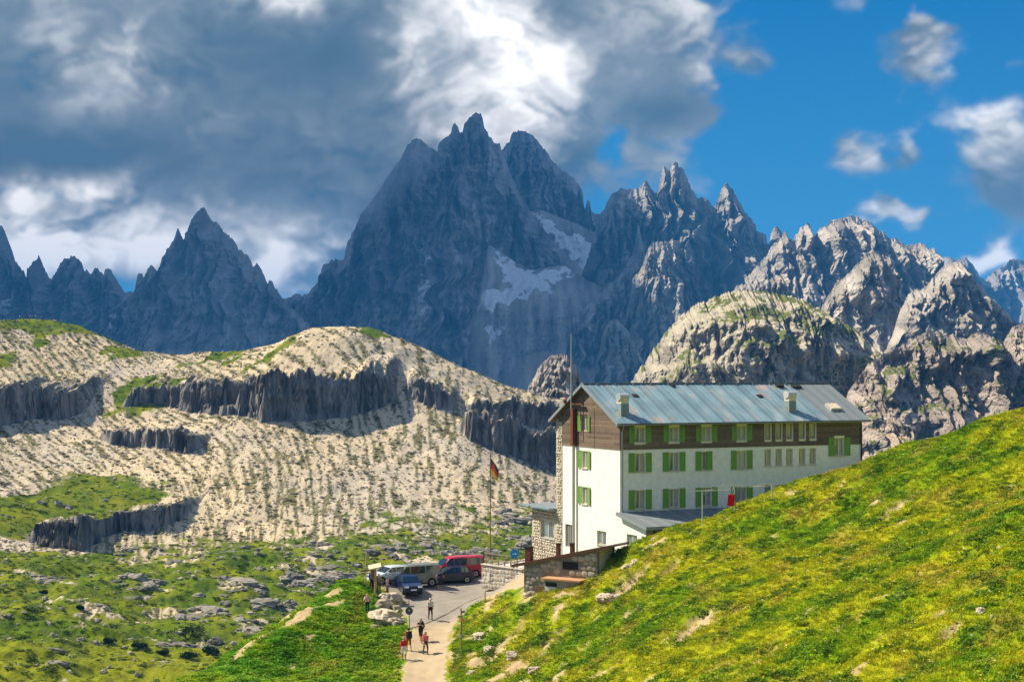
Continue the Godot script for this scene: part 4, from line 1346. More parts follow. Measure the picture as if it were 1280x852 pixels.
	# ---- pipes and mast
	rod("downpipe", t, 0.055, Vector3(0.12, -1.0, 0.14), Vector3(0.12, 10.3, 0.14), M.grey_metal)
	rod("downpipe", t, 0.05, Vector3(0.12, 10.3, 0.14), Vector3(0.05, 10.75, 0.52), M.grey_metal)
	rod("downpipe", t, 0.06, Vector3(HUT_L - 0.1, 2.0, 0.1), Vector3(HUT_L - 0.1, 10.6, 0.1), M.dark)
	bx("flue", t, Vector3(0.34, 3.0, 0.42), Vector3(-0.25, 10.45, -7.25), M.brown)
	rod("flue_pipe", t, 0.13, Vector3(-0.22, 0.0, -7.25), Vector3(-0.22, 8.95, -7.25), M.pale_metal, 10)
	bx("flue_bracket", t, Vector3(0.2, 0.12, 2.2), Vector3(-0.3, 12.35, -6.6), M.brown)
	var lamp := SphereMesh.new()
	lamp.radius = 0.28
	lamp.height = 0.56
	lamp.radial_segments = 12
	lamp.rings = 6
	piece("siren", lamp, M.brown, t, Vector3(-0.45, 12.6, -8.1))
	rod("mast", t, 0.055, Vector3(-0.62, 11.9, -6.95), Vector3(-0.62, 18.1, -6.95), M.pale_metal, 8, 0.03)
	rod("mast_stay", t, 0.03, Vector3(-0.7, 9.4, -4.7), Vector3(-0.7, 13.0, -4.7), M.dark)
	# ---- low extension with its lean-to roof
	var ext := Node3D.new()
	ext.name = "extension"
	t.add_child(ext)
	var el := 11.6
	var ed := 3.9
	var left := Transform3D(Basis(Vector3.UP, -PI / 2), Vector3.ZERO)
	piece("wall", wall_mesh(ed, 3.25, [Rect2(1.02, 1.0, 1.6, 1.4)], 0.35, -3.0), M.plaster, ext).transform = left
	piece("wall", prism([[0.0, 3.25], [ed, 3.25], [0.0, 3.86]], -0.35, 0.0), M.plaster, ext).transform = left
	window(t, 1.82, 1.7, 1.6, 1.4, {"curtain": 5, "sill": false}, left)
	piece("wall", wall_mesh(el, 3.2, [], 0.35, -3.0), M.cream, ext, Vector3(0.02, 0, ed))
	bx("wall", ext, Vector3(0.35, 6.2, ed), Vector3(el, 0.1, ed / 2), M.cream)
	var lr := Node3D.new()
	lr.name = "lean_to_roof"
	t.add_child(lr)
	var ls := atan(0.66 / 4.0)
	bx("deck", lr, Vector3(el + 0.8, 0.16, 4.6), Vector3(el / 2 + 0.05, 3.52, 2.3), M.grey_metal, Vector3(ls, 0, 0))
	var lsh := begin()
	add_box(lsh, Vector3(0.004, 0, -2.3), Vector3(0.60, 0.012, 2.36))
	add_box(lsh, Vector3(0.0, 0.012, -2.3), Vector3(0.03, 0.045, 2.36))
	var lmesh := done(lsh)
	for k in 20:
		var o := piece("roof_sheet", lmesh, [M.slate, M.slate2][k % 2], lr, Vector3(-0.32 + k * 0.606, 3.61, 2.3))
		o.rotation.x = ls
	bx("fascia", lr, Vector3(el + 0.9, 0.2, 0.05), Vector3(el / 2 + 0.05, 3.10, 4.62), M.grey_metal)
	bx("fascia", lr, Vector3(0.05, 0.26, 4.62), Vector3(-0.38, 3.50, 2.3), M.grey_metal, Vector3(ls, 0, 0))
	rod("downpipe", ext, 0.06, Vector3(0.7, -1.0, ed + 0.1), Vector3(0.7, 3.0, ed + 0.1), M.brown)
	# ---- stone annex at the back of the gable
	var an := Node3D.new()
	an.name = "annex"
	t.add_child(an)
	an.rotation.y = -PI / 2
	an.position = Vector3(0, 0, -15.3)
	var ah := [Rect2(1.6, 0.8, 2.6, 1.5)]
	piece("wall", wall_mesh(4.64, 3.2, ah, 0.35, -3.5), M.pale_mortar, an)
	window(t, 2.9, 1.55, 2.6, 1.5, {"curtain": 1, "sill": true}, an.transform)
	lay_stones(an, PackedVector2Array([Vector2(0, -3.0), Vector2(4.64, -3.0), Vector2(4.64, 3.15), Vector2(0, 3.15)]), 0.24, 0.05, M.pale_stones, 37, ah, true)
	bx("wall", an, Vector3(0.35, 6.6, 5.6), Vector3(0.18, -0.15, -3.2), M.pale_mortar)
	bx("wall", an, Vector3(4.6, 6.6, 0.3), Vector3(2.3, -0.15, -5.85), M.pale_mortar)
	bx("roof", an, Vector3(5.6, 0.22, 6.9), Vector3(1.9, 3.36, -2.7), M.slate2)
	bx("fascia", an, Vector3(5.64, 0.12, 0.05), Vector3(1.9, 3.40, 0.78), M.blue[1])

# ---------------------------------------------------------------- people: one blended skin over a posed skeleton
class BodyField:
	# smooth union of tapered bones on a grid, meshed as surface nets
	var cell := 0.024
	var lo := Vector3.ZERO
	var n := Vector3i.ZERO
	var sum := PackedFloat32Array()
	var top := PackedFloat32Array()
	var who := PackedInt32Array()
	var hues: Array = []
	var k := 60.0
	func open(a: Vector3, b: Vector3, c: float, soft: float) -> void:
		cell = c
		k = soft
		lo = a
		n = Vector3i(((b - a) / c).ceil()) + Vector3i.ONE
		sum.resize(n.x * n.y * n.z)
		sum.fill(0.0)
		top.resize(sum.size())
		top.fill(0.0)
		who.resize(sum.size())
		who.fill(0)
	func bone(a: Vector3, b: Vector3, ra: float, rb: float, hue: Color, flat := Vector3.ONE) -> void:
		# flat squeezes the bone's cross-section along an axis
		hues.append(hue)
		var id := hues.size() - 1
		var reach := maxf(ra, rb) * maxf(1.0, maxf(1.0 / flat.x, maxf(1.0 / flat.y, 1.0 / flat.z))) + 3.2 * cell + 0.03
		var p0 := Vector3i(((a.min(b) - Vector3.ONE * reach - lo) / cell).floor()).clamp(Vector3i.ZERO, n - Vector3i.ONE)
		var p1 := Vector3i(((a.max(b) + Vector3.ONE * reach - lo) / cell).ceil()).clamp(Vector3i.ZERO, n - Vector3i.ONE)
		var ab := (b - a) * flat
		var l2 := maxf(ab.length_squared(), 1e-8)
		for z in range(p0.z, p1.z + 1):
			for y in range(p0.y, p1.y + 1):
				for x in range(p0.x, p1.x + 1):
					var p := (lo + Vector3(x, y, z) * cell - a) * flat
					var t := clampf(p.dot(ab) / l2, 0.0, 1.0)
					var d := (p - ab * t).length() - lerpf(ra, rb, t)
					var e := exp(-k * d)
					var at := (z * n.y + y) * n.x + x
					sum[at] += e
					if e > top[at]:
						top[at] = e
						who[at] = id
	func mesh_into(st: SurfaceTool, place: Transform3D) -> void:
		var id := {}
		var pts := PackedVector3Array()
		var col := PackedColorArray()
		var nx := n.x
		var nxy := n.x * n.y
		for z in n.z - 1:
			for y in n.y - 1:
				for x in nx - 1:
					var at := z * nxy + y * nx + x
					var mask := 0
					var c := [at, at + 1, at + nx, at + nx + 1, at + nxy, at + nxy + 1, at + nxy + nx, at + nxy + nx + 1]
					for q in 8:
						if sum[c[q]] > 1.0: mask |= 1 << q
					if mask == 0 or mask == 255: continue
					var acc := Vector3.ZERO
					var m := 0
					for e in [[0, 1], [2, 3], [4, 5], [6, 7], [0, 2], [1, 3], [4, 6], [5, 7], [0, 4], [1, 5], [2, 6], [3, 7]]:
						var i: int = e[0]
						var j: int = e[1]
						if ((mask >> i) & 1) == ((mask >> j) & 1): continue
						var fi := log(maxf(sum[c[i]], 1e-9))
						var fj := log(maxf(sum[c[j]], 1e-9))
						var t := clampf(fi / (fi - fj), 0.0, 1.0)
						var pi := Vector3(i & 1, (i >> 1) & 1, (i >> 2) & 1)
						var pj := Vector3(j & 1, (j >> 1) & 1, (j >> 2) & 1)
						acc += pi.lerp(pj, t)
						m += 1
					id[at] = pts.size()
					pts.append(place * (lo + (Vector3(x, y, z) + acc / m) * cell))
					var best := 0.0
					var hue := 0
					for q in 8:
						if top[c[q]] > best:
							best = top[c[q]]
							hue = who[c[q]]
					col.append(hues[hue])
		for at in id:
			var x: int = at % nx
			var y: int = (at / nx) % n.y
			var z: int = at / nxy
			if x == 0 or y == 0 or z == 0: continue
			var here: bool = sum[at] > 1.0
			for axis in 3:
				var next: int = at + [1, nx, nxy][axis]
				var there: bool = sum[next] > 1.0
				if here == there: continue
				var u: int = [nx, nxy, 1][axis]
				var v: int = [nxy, 1, nx][axis]
				var q := [at, at - u, at - u - v, at - v]
				if not (id.has(q[1]) and id.has(q[2]) and id.has(q[3])): continue
				var order := [0, 2, 1, 0, 3, 2] if here else [0, 1, 2, 0, 2, 3]
				for o in order:
					st.set_color(col[id[q[o]]])
					st.add_vertex(pts[id[q[o]]])

var head_skin: BodyField
var hand_skin: BodyField
const FLESH := Color(0.50, 0.30, 0.21)

func make_templates() -> void:
	# head: origin at the base of the skull, facing +z
	head_skin = BodyField.new()
	head_skin.open(Vector3(-0.13, -0.09, -0.15), Vector3(0.13, 0.25, 0.17), 0.0105, 110.0)
	var f := FLESH
	head_skin.bone(Vector3(0, 0.115, -0.02), Vector3(0, 0.13, 0.02), 0.088, 0.082, f)
	head_skin.bone(Vector3(0, 0.05, 0.03), Vector3(0, 0.02, 0.055), 0.062, 0.036, f)
	head_skin.bone(Vector3(0, -0.08, -0.02), Vector3(0, 0.04, -0.01), 0.05, 0.052, f)
	head_skin.bone(Vector3(0, 0.095, 0.095), Vector3(0, 0.062, 0.118), 0.010, 0.016, f)
	for s in [-1, 1]:
		head_skin.bone(Vector3(s * 0.088, 0.10, -0.01), Vector3(s * 0.09, 0.06, 0.0), 0.018, 0.012, f)
		head_skin.bone(Vector3(s * 0.015, 0.117, 0.088), Vector3(s * 0.05, 0.117, 0.075), 0.012, 0.010, f)
		head_skin.bone(Vector3(s * 0.034, 0.098, 0.086), Vector3(s * 0.036, 0.098, 0.087), 0.009, 0.009, Color(0.06, 0.05, 0.045))
	head_skin.bone(Vector3(-0.02, 0.032, 0.092), Vector3(0.02, 0.032, 0.092), 0.008, 0.008, Color(0.36, 0.14, 0.11))
	# right hand hanging, origin at the wrist, fingers down, thumb forward (+z), slightly curled towards -x
	hand_skin = BodyField.new()
	hand_skin.open(Vector3(-0.09, -0.22, -0.07), Vector3(0.05, 0.05, 0.09), 0.0075, 240.0)
	hand_skin.bone(Vector3(0, 0.03, 0), Vector3(0, -0.02, 0), 0.026, 0.026, f)
	for k in 4:
		var z := 0.028 - 0.019 * k
		hand_skin.bone(Vector3(0, -0.02, z * 0.6), Vector3(0, -0.085, z), 0.016, 0.013, f)
		var l: float = [0.038, 0.043, 0.040, 0.031][k]
		var a := Vector3(0, -0.088, z)
		var b := a + Vector3(-0.010, -l, 0.001)
		var c := b + Vector3(-0.022, -l * 0.62, 0)
		hand_skin.bone(a, b, 0.0098, 0.0090, f)
		hand_skin.bone(b, c, 0.0090, 0.0078, f)
	hand_skin.bone(Vector3(0, -0.025, 0.022), Vector3(-0.008, -0.062, 0.050), 0.013, 0.011, f)
	hand_skin.bone(Vector3(-0.008, -0.062, 0.050), Vector3(-0.016, -0.095, 0.055), 0.0105, 0.0085, f)

func person(label: String, mark: Array, facing: float, o: Dictionary) -> void:
	var d := meet(near, mark[0], mark[1], 95.0, 150.0) if not o.has("d") else float(o.d)
	var x: float = (mark[0] - 640.0) / F * d
	var y: float = o.get("y", near.h(x, d) + 0.02)
	var t := thing("person", label, "person", Vector3(x, y, -d), facing, o.get("group", ""))
	var tall: float = o.get("tall", 1.72) / 1.75
	var g := BodyField.new()
	g.open(Vector3(-0.62, -0.04, -0.62), Vector3(0.62, 1.62, 0.62), 0.026, 58.0)
	var shirt: Color = o.shirt
	var sleeve: Color = o.get("sleeve", FLESH)
	var legs: Color = o.legs
	var shin: Color = o.get("shin", legs)
	var shoe: Color = o.get("shoe", Color(0.07, 0.055, 0.045))
	var stride: float = o.get("stride", 0.0)
	var lean: float = o.get("lean", 0.0)
	var hip := Vector3(0, 0.94, 0)
	var chest := Vector3(0, 1.24, lean * 0.30)
	var neck := Vector3(0, 1.44, lean * 0.5)
	g.bone(hip, Vector3(0, 1.06, lean * 0.1), 0.135, 0.125, legs, Vector3(0.85, 1, 1.15))
	g.bone(Vector3(0, 1.06, lean * 0.1), chest, 0.125, 0.150, shirt, Vector3(0.80, 1, 1.15))
	g.bone(chest, neck - Vector3(0, 0.09, 0), 0.150, 0.10, shirt, Vector3(0.78, 1, 1.15))
	g.bone(neck - Vector3(0, 0.05, 0), neck + Vector3(0, 0.06, 0.01), 0.055, 0.05, FLESH)
	var hands := []
	for s in [-1, 1]:
		var sh := Vector3(s * 0.185, 1.385, lean * 0.45)
		g.bone(Vector3(s * 0.06, 1.36, lean * 0.42), sh, 0.085, 0.068, shirt)
		var swing: float = -stride * s * 0.7
		var el: Vector3
		var wr: Vector3
		match o.get("arms", "down"):
			"straps":
				el = sh + Vector3(s * 0.07, -0.24, -0.06)
				wr = sh + Vector3(-s * 0.05, -0.13, 0.16)
			"face":
				el = sh + Vector3(s * 0.10, -0.20, 0.16)
				wr = sh + Vector3(-s * 0.09, 0.10, 0.22)
			"hips":
				el = sh + Vector3(s * 0.16, -0.24, -0.05)
				wr = sh + Vector3(s * 0.00, -0.40, 0.06)
			_:
				el = sh + Vector3(s * 0.045, -0.28, swing * 0.5)
				wr = el + Vector3(s * 0.01, -0.235, swing * 0.6 + 0.06)
		g.bone(sh, el, 0.056, 0.045, sleeve if o.get("long", false) else shirt)
		g.bone(sh.lerp(el, 0.55), el, 0.047, 0.043, sleeve)
		g.bone(el, wr, 0.042, 0.030, sleeve if o.get("long", false) else FLESH)
		hands.append([s, el, wr])
		var lh := Vector3(s * 0.09, 0.92, 0)
		var fwd: float = stride * s
		var kn := lh + Vector3(s * 0.015, -0.43, fwd * 0.42 + 0.03)
		var an := kn + Vector3(0, -0.40, fwd * 0.30 - 0.05 - absf(fwd) * 0.12)
		an.y = maxf(an.y, 0.085)
		g.bone(lh, kn, 0.092, 0.060, legs)
		g.bone(kn, an, 0.058, 0.040, shin)
		g.bone(an - Vector3(0, 0.03, 0.03), an + Vector3(s * 0.02, -0.045, 0.14), 0.042, 0.036, shoe)
	if o.get("skirt", false): g.bone(Vector3(0, 0.90, 0), Vector3(0, 0.62, 0), 0.15, 0.17, legs, Vector3(0.9, 1, 1.1))
	var st := SurfaceTool.new()
	st.begin(Mesh.PRIMITIVE_TRIANGLES)
	st.set_smooth_group(0)
	g.mesh_into(st, Transform3D.IDENTITY)
	var look := Basis(Vector3.UP, o.get("look", 0.0)) * Basis(Vector3.RIGHT, o.get("nod", 0.05))
	var ht := Transform3D(look, neck + Vector3(0, 0.065, 0.015))
	head_skin.mesh_into(st, ht)
	for h in hands:
		var down: Vector3 = (h[2] - h[1]).normalized()
		var side := Vector3(h[0], 0, 0)
		var zz := side.cross(-down).normalized()
		if zz.length() < 0.1: zz = Vector3(0, 0, 1)
		var xx := (-down).cross(zz).normalized()
		var b := Basis(xx * (1.0 if h[0] > 0 else 1.0), -down, zz)
		if h[0] < 0: b = Basis(-b.x, b.y, -b.z).orthonormalized() * Basis(Vector3.UP, PI)
		hand_skin.mesh_into(st, Transform3D(b, h[2]))
	st.generate_normals()
	st.index()
	var m := StandardMaterial3D.new()
	m.vertex_color_use_as_albedo = true
	m.roughness = 0.85
	m.metallic_specular = 0.25
	var body := piece("body", st.commit(), m, t)
	body.scale = Vector3.ONE * tall
	# hair or hat
	var cap := SphereMesh.new()
	cap.radius = 0.102
	cap.height = 0.19
	cap.radial_segments = 16
	cap.rings = 8
	cap.is_hemisphere = false
	var hair := piece("hat" if o.has("hat") else "hair", cap, paint(o.get("hat", o.get("hair", Color(0.05, 0.035, 0.025))).r, o.get("hat", o.get("hair", Color(0.05, 0.035, 0.025))).g, o.get("hat", o.get("hair", Color(0.05, 0.035, 0.025))).b), t)
	hair.transform = Transform3D(Basis.from_scale(Vector3.ONE * tall), Vector3.ZERO) * ht * Transform3D(Basis(Vector3.RIGHT, -0.35), Vector3(0, 0.142, -0.022))
	if o.has("hat"):
		var brim := CylinderMesh.new()
		brim.top_radius = 0.125
		brim.bottom_radius = 0.135
		brim.height = 0.012
		brim.radial_segments = 18
		var b := piece("brim", brim, hair.material_override, hair, Vector3(0, -0.02, 0.03))
		b.rotation.x = 0.3
	elif o.get("tail", false):
		var tail := rod("ponytail", hair, 0.035, Vector3(0, 0, -0.09), Vector3(0, -0.2, -0.13), hair.material_override, 8, 0.02)
		tail.name = "ponytail"
	if o.has("pack"):
		var pc: Color = o.pack
		var pm := paint(pc.r, pc.g, pc.b, 0.8)
		var st2 := SurfaceTool.new()
		st2.begin(Mesh.PRIMITIVE_TRIANGLES)
		st2.set_smooth_group(0)
		var pk := BodyField.new()
		pk.open(Vector3(-0.26, -0.34, -0.24), Vector3(0.26, 0.36, 0.2), 0.028, 60.0)
		for s in [-1, 1]:
			pk.bone(Vector3(s * 0.09, -0.18, -0.02), Vector3(s * 0.075, 0.20, -0.02), 0.11, 0.09, pc)
			pk.bone(Vector3(s * 0.16, -0.16, -0.03), Vector3(s * 0.16, -0.02, -0.03), 0.055, 0.045, pc)
		pk.bone(Vector3(-0.06, 0.22, -0.04), Vector3(0.06, 0.22, -0.04), 0.085, 0.085, pc)
		pk.bone(Vector3(0, -0.12, -0.12), Vector3(0, 0.0, -0.11), 0.075, 0.06, pc)
		pk.mesh_into(st2, Transform3D.IDENTITY)
		st2.generate_normals()
		var pack := piece("backpack", st2.commit(), pm, t, Vector3(0, 1.22, -0.21 + lean * 0.3) * tall)
		pack.scale = Vector3.ONE * tall
		for s in [-1, 1]:
			rod("strap", pack, 0.022, Vector3(s * 0.11, 0.16, 0.08), Vector3(s * 0.12, 0.20, 0.26), pm, 6)
			rod("strap", pack, 0.022, Vector3(s * 0.12, 0.20, 0.26), Vector3(s * 0.13, -0.14, 0.34), pm, 6)

func people() -> void:
	make_templates()
	var black := Color(0.025, 0.025, 0.03)
	person("hiker in dark clothes with a backpack standing beside the grey van", [550, 740], PI - 0.2, {"shirt": Color(0.03, 0.03, 0.05), "sleeve": Color(0.40, 0.14, 0.10), "long": true, "legs": black, "shin": Color(0.22, 0.17, 0.15), "pack": Color(0.03, 0.035, 0.07), "arms": "hips", "tall": 1.78})
	person("woman in grey sleeveless top, dark trousers and pale hat walking on the lot", [538, 776], 0.25, {"shirt": Color(0.52, 0.50, 0.50), "legs": Color(0.02, 0.018, 0.02), "hat": Color(0.60, 0.52, 0.42), "stride": 0.22, "tall": 1.74})
	person("hiker in black shirt and shorts gripping backpack straps on the path", [526, 806], -0.15, {"shirt": Color(0.05, 0.035, 0.025), "legs": black, "shin": FLESH, "stride": 0.5, "arms": "straps", "pack": Color(0.035, 0.025, 0.02), "tall": 1.8})
	person("hiker in pink shirt with red backpack and dark trousers on the path", [532, 822], 0.5, {"shirt": Color(0.62, 0.19, 0.17), "sleeve": Color(0.58, 0.22, 0.18), "legs": Color(0.07, 0.06, 0.055), "shin": Color(0.10, 0.08, 0.07), "stride": 0.25, "pack": Color(0.45, 0.03, 0.03), "hair": Color(0.10, 0.05, 0.03), "tail": true, "tall": 1.68})
	person("hiker in bright red jacket and white knee trousers at the path edge", [505, 825], 0.1, {"shirt": Color(0.55, 0.02, 0.04), "sleeve": Color(0.52, 0.02, 0.04), "long": true, "legs": Color(0.66, 0.62, 0.60), "shin": Color(0.30, 0.17, 0.11), "stride": 0.35, "hair": Color(0.15, 0.07, 0.035), "tall": 1.70})
	person("hiker with dark cap and black backpack behind the red jacket", [511, 818], PI + 0.3, {"shirt": Color(0.40, 0.02, 0.03), "sleeve": Color(0.35, 0.04, 0.04), "legs": Color(0.42, 0.05, 0.05), "shin": FLESH, "pack": black, "hat": Color(0.03, 0.03, 0.035), "stride": 0.3, "tall": 1.74})
	person("person in pale pink top and dark jeans taking a photograph on the bank", [459, 770], 0.2, {"shirt": Color(0.60, 0.40, 0.36), "sleeve": FLESH, "legs": Color(0.03, 0.035, 0.06), "arms": "face", "hair": Color(0.28, 0.14, 0.07), "tall": 1.66})
	person("slim person in brown clothes beside the boulders", [484, 748], 1.2, {"shirt": Color(0.42, 0.28, 0.22), "legs": Color(0.20, 0.12, 0.06), "hair": Color(0.16, 0.08, 0.04), "tall": 1.66})
	person("person in blue jacket behind the notice board", [464, 744], 0.9, {"shirt": Color(0.03, 0.10, 0.30), "sleeve": Color(0.03, 0.10, 0.30), "long": true, "legs": Color(0.05, 0.045, 0.04), "hair": black, "tall": 1.8})
	person("person in pale teal top between notice board and silver car", [467.5, 742], 2.2, {"shirt": Color(0.30, 0.42, 0.42), "legs": Color(0.06, 0.05, 0.045), "hair": Color(0.12, 0.07, 0.04), "tall": 1.64})
	person("person in grey with dark bag behind the notice board post", [473.5, 744], 0.4, {"shirt": Color(0.20, 0.18, 0.15), "legs": Color(0.10, 0.08, 0.06), "pack": Color(0.05, 0.045, 0.04), "hair": black, "tall": 1.70})

# ---------------------------------------------------------------- vehicles (nose towards +z of their own axes)
func loft(rings: Array, closed_ends := true) -> ArrayMesh:
	# rings of equal size, front to back
	var st := SurfaceTool.new()
	st.begin(Mesh.PRIMITIVE_TRIANGLES)
	st.set_smooth_group(-1)
	var n: int = rings[0].size()
	for i in rings.size() - 1:
		for k in n:
			var k2 := (k + 1) % n
			quad(st, rings[i][k], rings[i + 1][k], rings[i + 1][k2], rings[i][k2])
	if closed_ends:
		for e in [0, rings.size() - 1]:
			var c := Vector3.ZERO
			for p in rings[e]: c += p / n
			for k in n:
				var a: Vector3 = rings[e][k]
				var b: Vector3 = rings[e][(k + 1) % n]
				for p in ([c, a, b] if e == 0 else [c, b, a]): st.add_vertex(p)
	st.generate_normals()
	return st.commit()

func car_paint(r: float, g: float, b: float, rough := 0.35) -> StandardMaterial3D:
	var m := paint(r, g, b, rough)
	m.clearcoat_enabled = true
	m.clearcoat = 0.5
	m.clearcoat_roughness = 0.08
	return m

func ring(z: float, w: float, y0: float, y1: float, tuck: float) -> Array:
	# one slice of the lower body
	return [Vector3(-w * 0.90, y0, z), Vector3(-w * 0.985, y0 + 0.12, z), Vector3(-w, lerpf(y0, y1, 0.55), z), Vector3(-w * 0.97, y1 - 0.07, z), Vector3(-w * tuck, y1, z), Vector3(0, y1 + 0.03, z), Vector3(w * tuck, y1, z), Vector3(w * 0.97, y1 - 0.07, z), Vector3(w, lerpf(y0, y1, 0.55), z), Vector3(w * 0.985, y0 + 0.12, z), Vector3(w * 0.90, y0, z)]

func cabin_ring(z: float, w: float, belt: float, roof: float) -> Array:
	var h := roof - belt
	var top := w * (0.93 - 0.17 * clampf(h / 0.5, 0.0, 1.0))
	return [Vector3(-w * 0.945, belt - 0.02, z), Vector3(-lerpf(w * 0.945, top, 0.8), belt + h * 0.85, z), Vector3(-top * 0.86, belt + h * 0.985, z), Vector3(0, roof + 0.01, z), Vector3(top * 0.86, belt + h * 0.985, z), Vector3(lerpf(w * 0.945, top, 0.8), belt + h * 0.85, z), Vector3(w * 0.945, belt - 0.02, z)]

func side_at(w: float, belt: float, roof: float, f: float) -> Vector2:
	# half width and height on the cabin side, f from belt to roof
	var h := roof - belt
	var top := w * (0.93 - 0.17 * clampf(h / 0.5, 0.0, 1.0))
	return Vector2(lerpf(w * 0.945, lerpf(w * 0.945, top, 0.8), f / 0.85), belt + h * f)

func vehicle(called: String, label: String, category: String, where: Vector3, turn: float, o: Dictionary) -> void:
	var t := thing(called, label, category, where, turn)
	var w: float = o.width / 2
	var l: float = o.length / 2
	var col: Material = o.paint
	var clear: float = 0.22
	# lower body
	var rings := []
	for s in o.low: rings.append(ring(s[0] * l, w * s[1], clear + s[3], s[2], s[4]))
	piece("body", loft(rings), col, t)
	bx("underbody", t, Vector3(o.width * 0.8, 0.16, o.length * 0.86), Vector3(0, clear + 0.02, 0), M.dark)
	# cabin
	var belt: float = o.belt
	var cr := []
	for s in o.cabin: cr.append(cabin_ring(s[0] * l, w, belt, s[1]))
	piece("roof", loft(cr), col, t)
	# glass: windscreen, rear window, side windows
	var c: Array = o.cabin
	var gl: Material = M.car_glass
	for e in [[0, 1, 0.08, 0.93, "windscreen"], [c.size() - 1, c.size() - 2, 0.12, 0.9, "rear_window"]]:
		var a: Array = c[e[0]]
		var b: Array = c[e[1]]
		var out: float = 0.022 if e[0] == 0 else -0.022
		var za := lerpf(a[0], b[0], e[2]) * l
		var zb := lerpf(a[0], b[0], e[3]) * l
		var ya := lerpf(a[1], b[1], e[2])
		var yb := lerpf(a[1], b[1], e[3])
		var wa := side_at(w, belt, ya, 0.6).x * 0.90
		var wb := side_at(w, belt, yb, 0.85).x * 0.88
		var st := begin()
		quad(st, Vector3(-wa, ya + 0.02, za + out), Vector3(-wb, yb + 0.02, zb + out), Vector3(wb, yb + 0.02, zb + out), Vector3(wa, ya + 0.02, za + out))
		piece(e[4], done(st), gl, t)
	for g in o.glass:
		for s in [-1, 1]:
			var st := begin()
			var p := []
			for q in [[g[0], 0.10], [g[2], 0.84], [g[3], 0.84], [g[1], 0.10]]:
				var at := side_at(w, belt, o.roof, q[1])
				p.append(Vector3(s * (at.x + 0.012), at.y, q[0] * l))
			if s > 0: quad(st, p[0], p[1], p[2], p[3])
			else: quad(st, p[3], p[2], p[1], p[0])
			piece("side_window", done(st), gl, t)
	# lamps, grille, plate, bumper trim
	var nose: float = o.nose
	for s in [-1, 1]:
		var lampz := l * 0.955
		var hl := bx("headlight", t, Vector3(w * 0.42, 0.16, 0.14), Vector3(s * w * 0.68, o.lamp, lampz), M.lens, Vector3(-0.25, s * 0.35, 0))
		hl.name = "headlight"
		bx("tail_light", t, Vector3(0.12, 0.30, 0.10), Vector3(s * w * 0.86, o.lamp + 0.12, -l * 0.975), M.red_lens)
		bx("mirror", t, Vector3(0.20, 0.14, 0.10), Vector3(s * (w + 0.09), belt + 0.06, o.mirror * l), o.get("mirror_paint", col))
		bx("sill_trim", t, Vector3(0.03, 0.10, o.length * 0.5), Vector3(s * (w * 0.985), clear + 0.10, 0), M.trim)
		bx("door_seam", t, Vector3(0.012, belt - clear - 0.30, 0.012), Vector3(s * (w + 0.002), (belt + clear) * 0.5 + 0.04, o.door * l), M.dark)
		bx("door_handle", t, Vector3(0.03, 0.03, 0.16), Vector3(s * (w * 0.985), belt - 0.14, o.door * l + 0.2), M.trim)
	bx("grille", t, Vector3(w * 0.80, 0.11, 0.06), Vector3(0, o.lamp - 0.02, l * nose), M.dark)
	bx("bumper", t, Vector3(w * 1.80, 0.20, 0.16), Vector3(0, clear + 0.20, l * 0.972), o.get("bumper", M.trim))
	bx("bumper", t, Vector3(w * 1.80, 0.20, 0.14), Vector3(0, clear + 0.22, -l * 0.985), o.get("bumper", M.trim))
	bx("number_plate", t, Vector3(0.50, 0.11, 0.02), Vector3(0, clear + 0.24, l * 0.972 + 0.09), M.plate)
	# wheels
	for z in o.axles:
		for s in [-1, 1]:
			var r: float = o.wheel
			rod("wheel_arch", t, r + 0.075, Vector3(s * (w - 0.30), r + 0.02, z * l), Vector3(s * (w + 0.004), r + 0.02, z * l), M.dark, 20)
			var ty := rod("wheel", t, r, Vector3(s * (w - 0.20), r, z * l), Vector3(s * (w + 0.012), r, z * l), M.tyre, 20)
			var rim := CylinderMesh.new()
			rim.top_radius = r * 0.62
			rim.bottom_radius = r * 0.66
			rim.height = 0.22
			rim.radial_segments = 14
			piece("rim", rim, M.rim, ty, Vector3(0, 0, 0))
			for k in 5:
				var sp := bx("spoke", ty, Vector3(r * 1.1, 0.23, 0.03), Vector3.ZERO, M.trim, Vector3(0, TAU * k / 10.0, 0))
				sp.name = "spoke"

